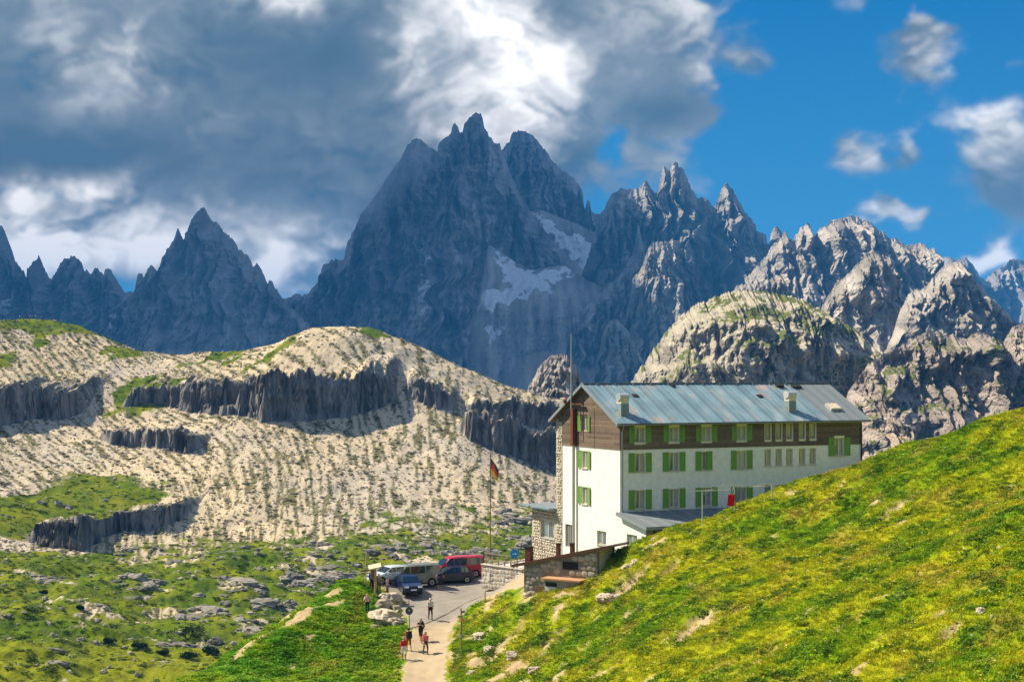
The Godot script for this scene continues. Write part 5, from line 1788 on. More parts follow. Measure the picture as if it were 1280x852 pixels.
func vehicles() -> void:
	var cg := StandardMaterial3D.new()
	cg.albedo_color = Color(0.10, 0.15, 0.16)
	cg.roughness = 0.04
	cg.metallic_specular = 0.9
	M.car_glass = cg
	M.lens = paint(0.70, 0.72, 0.72, 0.12)
	M.red_lens = paint(0.35, 0.02, 0.02, 0.2)
	M.trim = paint(0.05, 0.05, 0.055, 0.6)
	M.plate = paint(0.75, 0.75, 0.72, 0.5)
	M.tyre = paint(0.022, 0.022, 0.024, 0.9)
	M.rim = paint(0.50, 0.50, 0.51, 0.35)
	var hatch := {"width": 1.70, "length": 4.0, "belt": 0.93, "roof": 1.45, "wheel": 0.30, "axles": [0.62, -0.64], "lamp": 0.68, "nose": 0.985, "mirror": 0.34, "door": -0.02,
		"low": [[1.0, 0.72, 0.52, 0.10, 0.85], [0.975, 0.86, 0.68, 0.02, 0.86], [0.90, 0.95, 0.76, 0.0, 0.88], [0.60, 1.0, 0.86, 0.0, 0.90], [0.42, 1.0, 0.94, 0.0, 0.93], [-0.5, 1.0, 0.96, 0.0, 0.94], [-0.90, 0.97, 0.96, 0.0, 0.92], [-1.0, 0.88, 0.82, 0.08, 0.88]],
		"cabin": [[0.48, 0.93], [0.12, 1.36], [-0.05, 1.44], [-0.35, 1.45], [-0.70, 1.38], [-0.93, 0.97]], "glass": [[0.36, -0.10, 0.10, -0.10], [-0.14, -0.52, -0.14, -0.50], [-0.56, -0.80, -0.54, -0.66]]}
	var van := {"width": 1.84, "length": 4.75, "belt": 1.08, "roof": 1.90, "wheel": 0.33, "axles": [0.66, -0.60], "lamp": 0.78, "nose": 0.985, "mirror": 0.56, "door": 0.24,
		"low": [[1.0, 0.80, 0.60, 0.08, 0.86], [0.97, 0.93, 0.85, 0.02, 0.88], [0.88, 0.98, 0.96, 0.0, 0.90], [0.68, 1.0, 1.06, 0.0, 0.93], [0.4, 1.0, 1.10, 0.0, 0.94], [-0.6, 1.0, 1.10, 0.0, 0.94], [-0.97, 1.0, 1.10, 0.0, 0.94], [-1.0, 0.95, 1.05, 0.04, 0.92]],
		"cabin": [[0.74, 1.06], [0.44, 1.74], [0.30, 1.87], [0.0, 1.91], [-0.70, 1.91], [-0.93, 1.86], [-0.99, 1.10]], "glass": [[0.56, 0.26, 0.38, 0.26], [0.20, -0.34, 0.20, -0.34], [-0.40, -0.90, -0.40, -0.88]]}
	var spots := [
		["car", "dark blue hatchback parked with its nose towards the path", "car", [511, 743], 0.28, hatch, {"paint": car_paint(0.010, 0.016, 0.06), "bumper": car_paint(0.010, 0.014, 0.045)}],
		["van", "grey-green passenger van parked behind the blue hatchback", "van", [516, 733], -1.12, van, {"paint": car_paint(0.17, 0.19, 0.16), "bumper": M.trim}],
		["car", "silver car half hidden behind the grey-green van", "car", [487, 729], -0.95, hatch, {"paint": car_paint(0.50, 0.56, 0.57), "bumper": car_paint(0.50, 0.56, 0.57)}],
		["van", "red van with dark windows at the right end of the parked row", "van", [572, 724], -1.25, van, {"paint": car_paint(0.40, 0.015, 0.03), "bumper": M.trim}],
		["car", "near-black car parked in front of the red van", "car", [563, 730], -1.22, hatch, {"paint": car_paint(0.012, 0.018, 0.035), "bumper": M.trim}]]
	for s in spots:
		var d := meet(near, s[3][0], s[3][1], 95.0, 150.0)
		var x: float = (s[3][0] - 640.0) / F * d
		var o: Dictionary = s[5].duplicate()
		o.merge(s[6], true)
		vehicle(s[0], s[1], s[2], Vector3(x, near.h(x, d) + 0.02, -d), s[4], o)

# ---------------------------------------------------------------- shed, terrace, posts and signs
func rock_mesh(sd: int, rough := 0.3) -> ArrayMesh:
	var key := "rock %d" % sd
	if not parts_made.has(key):
		var nu := 20
		var nv := 13
		var st := begin()
		var p := func(i: int, j: int) -> Vector3:
			var lat := PI * (float(j) / nv - 0.5)
			var lon := TAU * float(i % nu) / nu
			var q := Vector3(cos(lat) * cos(lon), sin(lat), cos(lat) * sin(lon))
			var r := 1.0 + rough * 1.5 * n_b.get_noise_3dv(q * 0.9 + Vector3(sd * 5.0, 0, 0)) + rough * 0.7 * n_b.get_noise_3dv(q * 2.4 + Vector3(sd * 5.0, 9, 0)) - rough * 0.5 * absf(n_b.get_noise_3dv(q * 1.7 + Vector3(sd * 5.0, 3, 8)))
			q = q * r
			q.y = minf(q.y, 0.72 + 0.1 * sin(sd) + 0.3 * (q.y - 0.72))
			return q
		for j in nv:
			for i in nu:
				quad(st, p.call(i, j), p.call(i + 1, j), p.call(i + 1, j + 1), p.call(i, j + 1))
		parts_made[key] = done(st)
	return parts_made[key]

func stone_shed() -> void:
	var base := Vector3(0.894, -16.62, -113.2)
	var turn := -0.55
	var t := thing("stone_shed", "small rubble stone shed with sloping brown roof beside the hut", "shed", base, turn)
	var l := 6.2
	var w := 2.7
	var lift := 1.44
	var h0 := 2.70
	var wall := piece("front_wall", prism([[0, -0.8], [l, -0.8], [l, h0 + lift], [0, h0]], -0.3, 0.0), M.mortar, t)
	var slot := Rect2(3.35, 2.62, 1.25, 0.55)
	lay_stones(wall, PackedVector2Array([Vector2(0, -0.4), Vector2(l, -0.4), Vector2(l, h0 + lift - 0.02), Vector2(0, h0 - 0.02)]), 0.34, 0.07, M.stones, 71, [slot, Rect2(1.0, -0.4, 1.2, 1.7), Rect2(2.2, 0.0, 3.0, 2.15)])
	bx("side_wall", t, Vector3(0.3, h0 + lift + 0.7, w - 0.32), Vector3(l - 0.15, (h0 + lift - 0.7) / 2, -w / 2 - 0.16), M.cream)
	bx("side_wall", t, Vector3(0.3, h0 + 0.7, w - 0.32), Vector3(0.15, (h0 - 0.7) / 2, -w / 2 - 0.16), M.mortar)
	piece("rear_wall", prism([[0, -0.8], [l, -0.8], [l, h0 + lift], [0, h0]], -w, -w + 0.3), M.mortar, t)
	# slot window and low door
	var f := piece("window", frame_mesh(slot.size.x, slot.size.y, 0.05, true), M.dark, t, Vector3(slot.position.x + slot.size.x / 2, slot.position.y + slot.size.y / 2, 0.05))
	bx("pane", f, Vector3(slot.size.x - 0.1, slot.size.y - 0.1, 0.02), Vector3(0, 0, -0.03), M.dark)
	for k in 4: bx("bar", f, Vector3(0.025, slot.size.y - 0.1, 0.025), Vector3(-0.45 + 0.3 * k, 0, 0.0), M.dark)
	bx("door", t, Vector3(1.12, 1.55, 0.06), Vector3(1.6, 0.45, 0.05), paint(0.16, 0.10, 0.05))
	# roof: boards and ribbed brown sheets, eaves well out over both ends
	var s := atan(lift / l)
	var rl := 9.0
	var roof := Node3D.new()
	roof.name = "roof"
	t.add_child(roof)
	roof.position = Vector3(-0.95, h0 - 0.95 * lift / l + 0.02, 0.0)
	roof.rotation.z = s
	bx("deck", roof, Vector3(rl - 0.6, 0.12, w + 0.36), Vector3(rl / 2 - 0.2, 0.06, -w / 2), M.brown)
	var rs := begin()
	for k in 2: add_box(rs, Vector3(0, 0.13, -0.16 + k * 0.15), Vector3(rl - 0.55, 0.16 + 0.025 * k, -0.01 + k * 0.15))
	var ribs := done(rs)
	var tones := [paint(0.15, 0.062, 0.045, 0.6), paint(0.12, 0.05, 0.04, 0.6), paint(0.18, 0.08, 0.055, 0.6)]
	for k in 10: piece("roof_sheet", ribs, tones[(k * 2) % 3], roof, Vector3(0, 0, 0.02 - k * 0.315))
	bx("fascia", roof, Vector3(rl - 0.5, 0.18, 0.05), Vector3(rl / 2 - 0.25, 0.05, 0.21), paint(0.10, 0.05, 0.03))
	# stove pipes and a square chimney
	for c in [[0.2, 0.46, 1.35, -0.4], [2.55, 0.26, 1.15, -0.7], [3.55, 0.26, 0.95, -1.0]]:
		var y: float = h0 + lift * c[0] / l
		var ch := bx("chimney", t, Vector3(c[1], c[2], c[1]), Vector3(c[0], y + c[2] / 2 - 0.1, c[3]), M.brown)
		bx("cap", ch, Vector3(c[1] * 1.25, 0.07, c[1] * 1.25), Vector3(0, c[2] / 2 + 0.03, 0), M.dark)
	# concrete bin store against the front
	var conc := paint(0.30, 0.27, 0.22)
	var store := bx("bin_store", t, Vector3(2.9, 2.3, 0.9), Vector3(3.75, 0.75, 0.52), conc)
	bx("slab", store, Vector3(3.3, 0.12, 1.2), Vector3(0.0, 1.21, 0.05), paint(0.46, 0.25, 0.13))
	bx("hatch", store, Vector3(0.95, 0.30, 0.03), Vector3(-0.85, 0.82, 0.46), M.dark)
	bx("hatch_door", store, Vector3(0.95, 0.28, 0.04), Vector3(-0.85, 0.50, 0.47), paint(0.60, 0.58, 0.52))

func terrace() -> void:
	var a := survey(602, 728, 131.0)
	var b := survey(652, 730, 128.2)
	var along := Vector2(b.x - a.x, b.z - a.z)
	var l := along.length()
	var turn := -atan2(along.y, along.x)
	var t := thing("retaining_wall", "pale stone terrace wall beside the parking lot", "wall", Vector3(a.x, -17.75, a.z), turn)
	var h := 1.62
	var face := piece("wall_core", prism([[0, -0.4], [l, -0.4], [l, h - 0.1], [0, h]], -0.5, 0.0), M.pale_mortar, t)
	lay_stones(face, PackedVector2Array([Vector2(0, -0.2), Vector2(l, -0.2), Vector2(l, h - 0.12), Vector2(0, h - 0.02)]), 0.30, 0.06, M.pale_stones, 83)
	bx("coping", t, Vector3(l + 0.1, 0.08, 0.6), Vector3(l / 2, h + 0.03, -0.22), M.pale_stones[2], Vector3(0, 0, -0.025))
	bx("plaque", t, Vector3(0.26, 0.75, 0.03), Vector3(0.85, 0.75, 0.09), paint(0.72, 0.66, 0.58))
	piece("side_wall", prism([[0, -0.4], [7.0, -0.4], [7.0, h], [0, h]], 0.0, 0.4), M.pale_mortar, t, Vector3(0.0, 0, -0.5)).rotation.y = PI / 2
	bx("paving", t, Vector3(l + 1.5, 0.9, 7.0), Vector3(l / 2 + 0.75, h - 0.55, -4.0), M.sill)
	# railing
	var r := thing("wooden_railing", "weathered wooden railing on top of the terrace wall", "railing", Vector3(a.x, -17.75 + h + 0.05, a.z), turn)
	var grey := paint(0.30, 0.24, 0.17)
	for k in 6:
		var x := 0.35 + k * (l - 1.0) / 5.0
		bx("post", r, Vector3(0.09, 1.0, 0.09), Vector3(x, 0.5, -0.2), grey)
	for y in [0.42, 0.97]: bx("rail", r, Vector3(l - 0.7, 0.10, 0.06), Vector3(l / 2 - 0.12, y, -0.12), grey, Vector3(0, 0, -0.02))
	# steps up to the terrace
	var s := thing("stone_steps", "short flight of stone steps between terrace wall and shed", "steps", survey(646, 727, 127.6) + Vector3(-0.3, 0.0, 0.0), turn)
	for k in 6: bx("step", s, Vector3(1.5, 0.17, 0.34), Vector3(0.6, 0.08 + 0.165 * k, -0.3 * k), M.pale_stones[k % 3])
	rod("handrail", s, 0.025, Vector3(-0.15, 1.0, 0.1), Vector3(-0.15, 2.0, -1.6), M.brown, 6)
	for k in 3: rod("handrail_post", s, 0.02, Vector3(-0.15, 0.05 + 0.45 * k, 0.1 - 0.8 * k), Vector3(-0.15, 1.0 + 0.48 * k, 0.1 - 0.8 * k), M.brown, 6)

func ground_at(px: float, py: float) -> Vector3:
	var d := meet(near, px, py, 60.0, 150.0)
	var x := (px - 640.0) / F * d
	return Vector3(x, ground(x, d), -d)

func flag() -> void:
	var foot := survey(613, 703, 132.5)
	foot.y = -16.1
	var p := thing("flagpole", "tall thin flagpole standing on the terrace", "flagpole", foot)
	var top: float = (HOR - 570.0) / F * 132.5 - foot.y
	rod("pole", p, 0.05, Vector3.ZERO, Vector3(0, top, 0), paint(0.16, 0.10, 0.07, 0.5), 8, 0.03)
	var ball := SphereMesh.new()
	ball.radius = 0.07
	ball.height = 0.14
	ball.radial_segments = 10
	ball.rings = 5
	piece("finial", ball, M.brown, p, Vector3(0, top + 0.05, 0))
	bx("base", p, Vector3(0.3, 0.12, 0.3), Vector3(0, 0.05, 0), M.sill)
	# limp flag of three bands hanging in folds
	var f := thing("flag", "limp black, red and gold flag on the flagpole", "flag", foot + Vector3(0.03, top - 0.15, 0))
	var bands := [paint(0.02, 0.02, 0.022), paint(0.52, 0.02, 0.02), paint(0.75, 0.42, 0.02)]
	for m in bands:
		m.backlight_enabled = true
		m.backlight = Color(0.35, 0.3, 0.25)
	for k in 3:
		var st := SurfaceTool.new()
		st.begin(Mesh.PRIMITIVE_TRIANGLES)
		st.set_smooth_group(0)
		var at := func(u: float, v: float) -> Vector3:
			# u along the fly, v up the hoist (0 low); the fly droops down and out
			var drop := u * (1.9 - 0.35 * v)
			var outw := 0.95 * u * (0.75 + 0.25 * v) * (1.0 - 0.25 * u)
			return Vector3(outw, -1.35 * (1.0 - v) * (1.0 - 0.45 * u) - drop * 0.72, 0.16 * sin(u * 7.0 + v * 2.0) * u)
		for i in 12:
			for j in 4:
				var u0 := i / 12.0
				var u1 := (i + 1) / 12.0
				var v0: float = (2 - k + j / 4.0) / 3.0
				var v1: float = (2 - k + (j + 1) / 4.0) / 3.0
				quad(st, at.call(u0, v0), at.call(u0, v1), at.call(u1, v1), at.call(u1, v0))
		st.generate_normals()
		piece("band", st.commit(), bands[[2, 1, 0][k]] if false else bands[k], f)

func disc(r: float, thick: float) -> CylinderMesh:
	var c := CylinderMesh.new()
	c.top_radius = r
	c.bottom_radius = r
	c.height = thick
	c.radial_segments = 28
	return c

func signs() -> void:
	var wood := paint(0.26, 0.15, 0.08)
	var pale_wood := paint(0.42, 0.28, 0.15)
	# blue round sign by the steps
	var q := survey(643, 703, 127.0)
	q.y = -17.0
	var t := thing("road_sign", "round blue sign with pale arrow by the steps", "sign", q)
	rod("pole", t, 0.03, Vector3.ZERO, Vector3(0, 2.6, 0), M.pale_metal, 8)
	var plate := piece("plate", disc(0.36, 0.02), paint(0.01, 0.20, 0.55, 0.4), t, Vector3(0, 2.32, 0.05))
	plate.rotation.x = PI / 2
	piece("arrow", prism([[-0.22, -0.035], [0.06, -0.035], [0.06, -0.11], [0.22, 0.0], [0.06, 0.11], [0.06, 0.035], [-0.22, 0.035]], 0.0, 0.006), paint(0.45, 0.62, 0.78), t, Vector3(0, 2.32, 0.062))
	# round sign seen from behind
	q = ground_at(512, 788)
	t = thing("road_sign", "round traffic sign on a pole seen from behind at the path", "sign", q)
	rod("pole", t, 0.035, Vector3(0, -0.1, 0), Vector3(-0.06, 2.15, 0), wood, 8)
	plate = piece("plate", disc(0.30, 0.02), paint(0.09, 0.085, 0.08, 0.6), t, Vector3(-0.03, 1.32, 0.05))
	plate.rotation.x = PI / 2
	bx("clamp", t, Vector3(0.10, 0.12, 0.04), Vector3(-0.03, 1.36, 0.08), M.pale_metal)
	# notice board with a little roof
	q = ground_at(469, 752)
	t = thing("notice_board", "wooden notice board under a pale tilted little roof", "notice board", q, 0.25)
	bx("post", t, Vector3(0.15, 2.6, 0.15), Vector3(0, 1.2, 0), pale_wood)
	bx("board", t, Vector3(0.50, 0.75, 0.05), Vector3(-0.12, 1.95, -0.1), wood)
	bx("little_roof", t, Vector3(1.05, 0.10, 0.62), Vector3(-0.05, 2.62, 0.05), paint(0.60, 0.52, 0.36), Vector3(0.45, 0, 0.22))
	# thin wooden cross post on the bank
	q = ground_at(457, 734)
	t = thing("wooden_post", "thin wooden post with a crossbar on the left bank", "post", q)
	rod("pole", t, 0.05, Vector3(0, -0.2, 0), Vector3(0.05, 2.6, 0), pale_wood, 8)
	bx("crossbar", t, Vector3(0.75, 0.14, 0.05), Vector3(-0.05, 1.3, 0.06), wood, Vector3(0, 0.2, 0.08))
	# waymark post at the right of the path
	q = ground_at(577, 802)
	t = thing("signpost", "wooden waymark post with short arrow boards at the right of the path", "signpost", q)
	rod("pole", t, 0.05, Vector3(0, -0.2, 0), Vector3(-0.04, 2.3, 0), wood, 8)
	for k in 3:
		var y: float = [2.0, 1.72, 1.45][k]
		var s: float = [1.0, -1.0, 1.0][k]
		var o := piece("arrow_board", prism([[0, -0.08], [0.42 * s, -0.08], [0.54 * s, 0.0], [0.42 * s, 0.08], [0, 0.08]], 0.0, 0.03), [wood, pale_wood, paint(0.40, 0.10, 0.06)][k], t, Vector3(-0.08 * s, y, 0.05))
		o.rotation.y = [0.9, 0.7, -0.8][k]
	q = ground_at(578, 818)
	t = thing("trail_marker", "leaning grey marker stake with a white tag in the grass", "post", q)
	rod("stake", t, 0.035, Vector3(0, -0.2, 0), Vector3(-0.16, 1.55, 0), paint(0.20, 0.16, 0.11), 8)
	bx("tag", t, Vector3(0.18, 0.22, 0.03), Vector3(-0.16, 1.25, 0.05), paint(0.62, 0.60, 0.55))
	q = ground_at(606, 758)
	t = thing("edge_post", "small weathered stake at the corner of the lot", "post", q)
	rod("stake", t, 0.06, Vector3(0, -0.2, 0), Vector3(0.02, 0.85, 0), paint(0.30, 0.25, 0.18), 8, 0.05)
	# drain across the mouth of the path
	var st := begin()
	var a := Vector2(-8.15, 118.4)
	var b := Vector2(-2.35, 126.2)
	for k in 24:
		var p0 := a.lerp(b, k / 24.0)
		var p1 := a.lerp(b, (k + 1) / 24.0)
		var side := Vector2(-(b - a).y, (b - a).x).normalized() * (0.13 + 0.03 * n_b.get_noise_1d(k * 3.0))
		var y0 := near.h(p0.x, p0.y) + 0.035
		var y1 := near.h(p1.x, p1.y) + 0.035
		quad(st, Vector3(p0.x - side.x, y0, -(p0.y - side.y)), Vector3(p0.x + side.x, y0, -(p0.y + side.y)), Vector3(p1.x + side.x, y1, -(p1.y + side.y)), Vector3(p1.x - side.x, y1, -(p1.y - side.y)))
	tag(piece("drain_channel", done(st), paint(0.12, 0.10, 0.08), self), "dark drain channel crossing the mouth of the path", "drain")

func clothes_line() -> void:
	var metal := paint(0.46, 0.46, 0.43, 0.4)
	var tops := []
	for k in 3:
		var px: float = [878, 918, 965][k]
		var py: float = [655, 641, 622][k]
		var hi: float = [613, 605, 605][k]
		var q := ground_at(px, py)
		var h: float = (HOR - hi) / F * -q.z - q.y
		var t := thing("clothesline_post", ["left", "middle", "right"][k] + " T-shaped grey metal clothesline post before the hut", "post", q, 0.25, "clothesline posts before the hut")
		rod("pole", t, 0.045, Vector3(0, -0.3, 0), Vector3(0, h, 0), metal, 8)
		bx("crossbar", t, Vector3(1.75, 0.05, 0.06), Vector3(0, h, 0), metal)
		tops.append(t.transform * Vector3(0, h, 0))
	var line := thing("clothesline", "thin pale washing lines strung between the T-posts", "clothesline", tops[0])
	for k in 2:
		for j in 4:
			var off := Vector3(cos(0.25), 0, -sin(0.25)) * (-0.8 + 0.52 * j)
			var a: Vector3 = tops[k] + off - tops[0]
			var b: Vector3 = tops[k + 1] + off - tops[0]
			var prev := a
			for s in range(1, 7):
				var u := s / 6.0
				var p := a.lerp(b, u) - Vector3(0, 0.18 * sin(u * PI), 0)
				rod("wire", line, 0.008, prev, p, metal, 4)
				prev = p
	# red garment by the middle post
	var st := SurfaceTool.new()
	st.begin(Mesh.PRIMITIVE_TRIANGLES)
	st.set_smooth_group(0)
	for i in 8:
		for j in 8:
			var g := func(u: float, v: float) -> Vector3: return Vector3((u - 0.5) * (0.5 + 0.15 * v), -0.85 * v, 0.07 * sin(u * 9.0 + v * 3.0))
			quad(st, g.call(i / 8.0, j / 8.0), g.call((i + 1) / 8.0, j / 8.0), g.call((i + 1) / 8.0, (j + 1) / 8.0), g.call(i / 8.0, (j + 1) / 8.0))
	st.generate_normals()
	var o := thing("hanging_shirt", "red shirt hanging beside the middle clothesline post", "shirt", tops[1] + Vector3(-0.22, -0.72, 0.05))
	piece("cloth", st.commit(), paint(0.62, 0.015, 0.015), o)
	rod("hanger", o, 0.012, Vector3(-0.25, 0.02, 0), Vector3(0.25, 0.02, 0), metal, 6)
	rod("hook", o, 0.01, Vector3(0, 0.02, 0), Vector3(0.22, 0.75, -0.05), metal, 4)

func boulders() -> void:
	var pale := []
	for c in [[0.55, 0.46, 0.34], [0.48, 0.40, 0.30], [0.42, 0.34, 0.25], [0.30, 0.22, 0.16]]:
		var m := paint(c[0], c[1], c[2])
		m.albedo_texture = grain_texture(460, 0.02, 0.65, 1.1, 256)
		m.uv1_triplanar = true
		m.uv1_world_triplanar = true
		m.uv1_scale = Vector3.ONE * 0.45
		m.heightmap_enabled = true
		m.heightmap_texture = bump_texture(461, 0.03, 256)
		m.heightmap_scale = 6.0
		pale.append(m)
	var spots := [
		[480, 776, 1.45, 0.85, 0, "largest pale boulder at the edge of the lot"], [489, 757, 1.1, 0.7, 1, "pale boulder just below the standing brown-clothed person"], [479, 761, 0.8, 0.6, 1, "pale boulder on top of the pile beside the lot"], [492, 783, 0.7, 0.5, 1, "lowest pale boulder at the foot of the pile"], [467, 773, 0.42, 0.36, 3, "small brown rock left of the big boulder"], [468, 782, 0.5, 0.3, 3, "flat brown rock below the small brown rock"], [495, 766, 0.45, 0.4, 2, "small boulder touching the edge of the lot"], [496, 776, 0.4, 0.35, 2, "small boulder right of the big pale one"],
		[757, 748, 0.75, 0.32, 0, "pale flat stone low on the grass slope below the shed"], [786, 712, 0.5, 0.26, 0, "pale stone in the grass just under the hut corner"], [795, 708, 0.45, 0.24, 0, "small pale stone right under the hut corner"], [772, 741, 0.6, 0.25, 1, "tan slab in the scar of the slope"], [1226, 776, 0.22, 0.2, 0, "white stone low on the right-hand slope"], [1242, 781, 0.16, 0.14, 0, "small white stone beside the larger white stone"], [1238, 762, 0.14, 0.12, 0, "smallest white stone high at the right edge"], [660, 752, 0.4, 0.3, 1, "stone at the shed's lower corner"],
		[640, 826, 0.5, 0.36, 1, "tan rock in the bank right of the path"], [612, 812, 0.45, 0.34, 1, "tan rock beside the waymark post"], [601, 797, 0.6, 0.42, 0, "pale rock above the waymark post"], [668, 845, 0.5, 0.3, 2, "brown rock at the bottom edge of the bank"], [590, 845, 0.35, 0.25, 1, "small tan rock at the path's right edge"]]
	for k in spots.size():
		var s: Array = spots[k]
		var q := ground_at(s[0], s[1])
		var o := MeshInstance3D.new()
		o.name = numbered("boulder")
		o.mesh = rock_mesh(k % 7, 0.42)
		o.material_override = pale[s[4]]
		add_child(o)
		tag(o, s[5], "rock")
		o.position = q + Vector3(0, s[3] * 0.25, 0)
		o.rotation.y = k * 1.7
		o.scale = Vector3(s[2], s[3], s[2] * 0.85)

func far_walkers() -> void:
	# hikers on the left hilltop, a few pixels tall
	var tones := [[0.6, 0.6, 0.6], [0.5, 0.12, 0.1], [0.12, 0.16, 0.3], [0.55, 0.5, 0.4], [0.1, 0.1, 0.1]]
	var spots := [24.5, 32.0, 35.5, 38.0, 41.5, 44.5, 52.0]
	for k in spots.size():
		var x: float = spots[k]
		var best := 0.0
		var hit := Vector3.ZERO
		for s in 110:
			var d := 590.0 + s
			var wx := (x - 640.0) / F * d
			var y := hill_height(wx, d)
			if y / d > best:
				best = y / d
				hit = Vector3(wx, y, -d)
		var c: Array = tones[k % 5]
		var t := thing("person", ["leftmost lone distant hiker", "distant hiker at the left end of the group", "second distant hiker of the group from the left", "middle distant hiker of the group", "second distant hiker of the group from the right", "distant hiker at the right end of the group", "rightmost lone distant hiker"][k] + " on the green hilltop", "person", hit, k * 1.3, "hikers on the hilltop")
		var st := SurfaceTool.new()
		st.begin(Mesh.PRIMITIVE_TRIANGLES)
		st.set_smooth_group(0)
		var g := BodyField.new()
		g.open(Vector3(-0.4, -0.05, -0.4), Vector3(0.4, 1.8, 0.4), 0.05, 40.0)
		var cc := Color(c[0], c[1], c[2])
		g.bone(Vector3(0, 0.95, 0), Vector3(0, 1.35, 0), 0.15, 0.17, cc)
		g.bone(Vector3(0, 1.4, 0), Vector3(0, 1.62, 0), 0.07, 0.11, FLESH)
		for s in [-1, 1]:
			g.bone(Vector3(s * 0.1, 0.92, 0), Vector3(s * 0.12, 0.05, 0.05 * s), 0.09, 0.06, Color(0.08, 0.08, 0.1))
			g.bone(Vector3(s * 0.2, 1.38, 0), Vector3(s * 0.26, 0.85, 0.05), 0.06, 0.05, cc)
		g.mesh_into(st, Transform3D.IDENTITY)
		st.generate_normals()
		var m := StandardMaterial3D.new()
		m.vertex_color_use_as_albedo = true
		piece("body", st.commit(), m, t)

# ---------------------------------------------------------------- grass, flowers, rubble, dwarf pines
func clump_mesh(sd: int, blades: int, reach: float, tall: float, wide: float, droop: float) -> ArrayMesh:
	var r := RandomNumberGenerator.new()
	r.seed = 5000 + sd
	var st := begin()
	for k in blades:
		var a := r.randf() * TAU
		var root := Vector3(cos(a), 0, sin(a)) * reach * sqrt(r.randf())
		var dir := Vector3(r.randf_range(-1, 1), 0, r.randf_range(-1, 1)) * droop
		var h := tall * r.randf_range(0.45, 1.0)
		var mid := root + Vector3(dir.x * 0.35 * h, h * 0.6, dir.z * 0.35 * h)
		var tip := root + Vector3(dir.x * h, h * r.randf_range(0.75, 1.0), dir.z * h)
		var side := Vector3(cos(a * 3.1), 0, sin(a * 3.1)) * wide * r.randf_range(0.6, 1.0)
		quad(st, root - side * 0.5, mid - side * 0.6, mid + side * 0.6, root + side * 0.5)
		for p in [mid - side * 0.6, tip, mid + side * 0.6]: st.add_vertex(p)
	return done(st)

func leaf_material() -> StandardMaterial3D:
	var m := StandardMaterial3D.new()
	m.vertex_color_use_as_albedo = true
	m.roughness = 0.7
	m.metallic_specular = 0.25
	m.backlight_enabled = true
	m.backlight = Color(0.72, 0.75, 0.45)
	return m

func scatter(called: String, mesh: Mesh, m: Material, where: Array[Transform3D], tint: PackedColorArray, label: String) -> void:
	var mm := MultiMesh.new()
	mm.transform_format = MultiMesh.TRANSFORM_3D
	mm.use_colors = true
	mm.mesh = mesh
	mm.instance_count = where.size()
	for i in where.size():
		mm.set_instance_transform(i, where[i])
		mm.set_instance_color(i, tint[i])
	var o := MultiMeshInstance3D.new()
	o.name = numbered(called)
	o.multimesh = mm
	o.material_override = m
	add_child(o)
	tag(o, label, "", "", "stuff")

func in_view(p: Vector3, room: float) -> bool:
	if p.z > -8.0: return false
	var x := 640.0 + F * p.x / -p.z
	var y := HOR - F * p.y / -p.z
	return x > -room and x < 1280.0 + room and y < 852.0 + room and y > -room

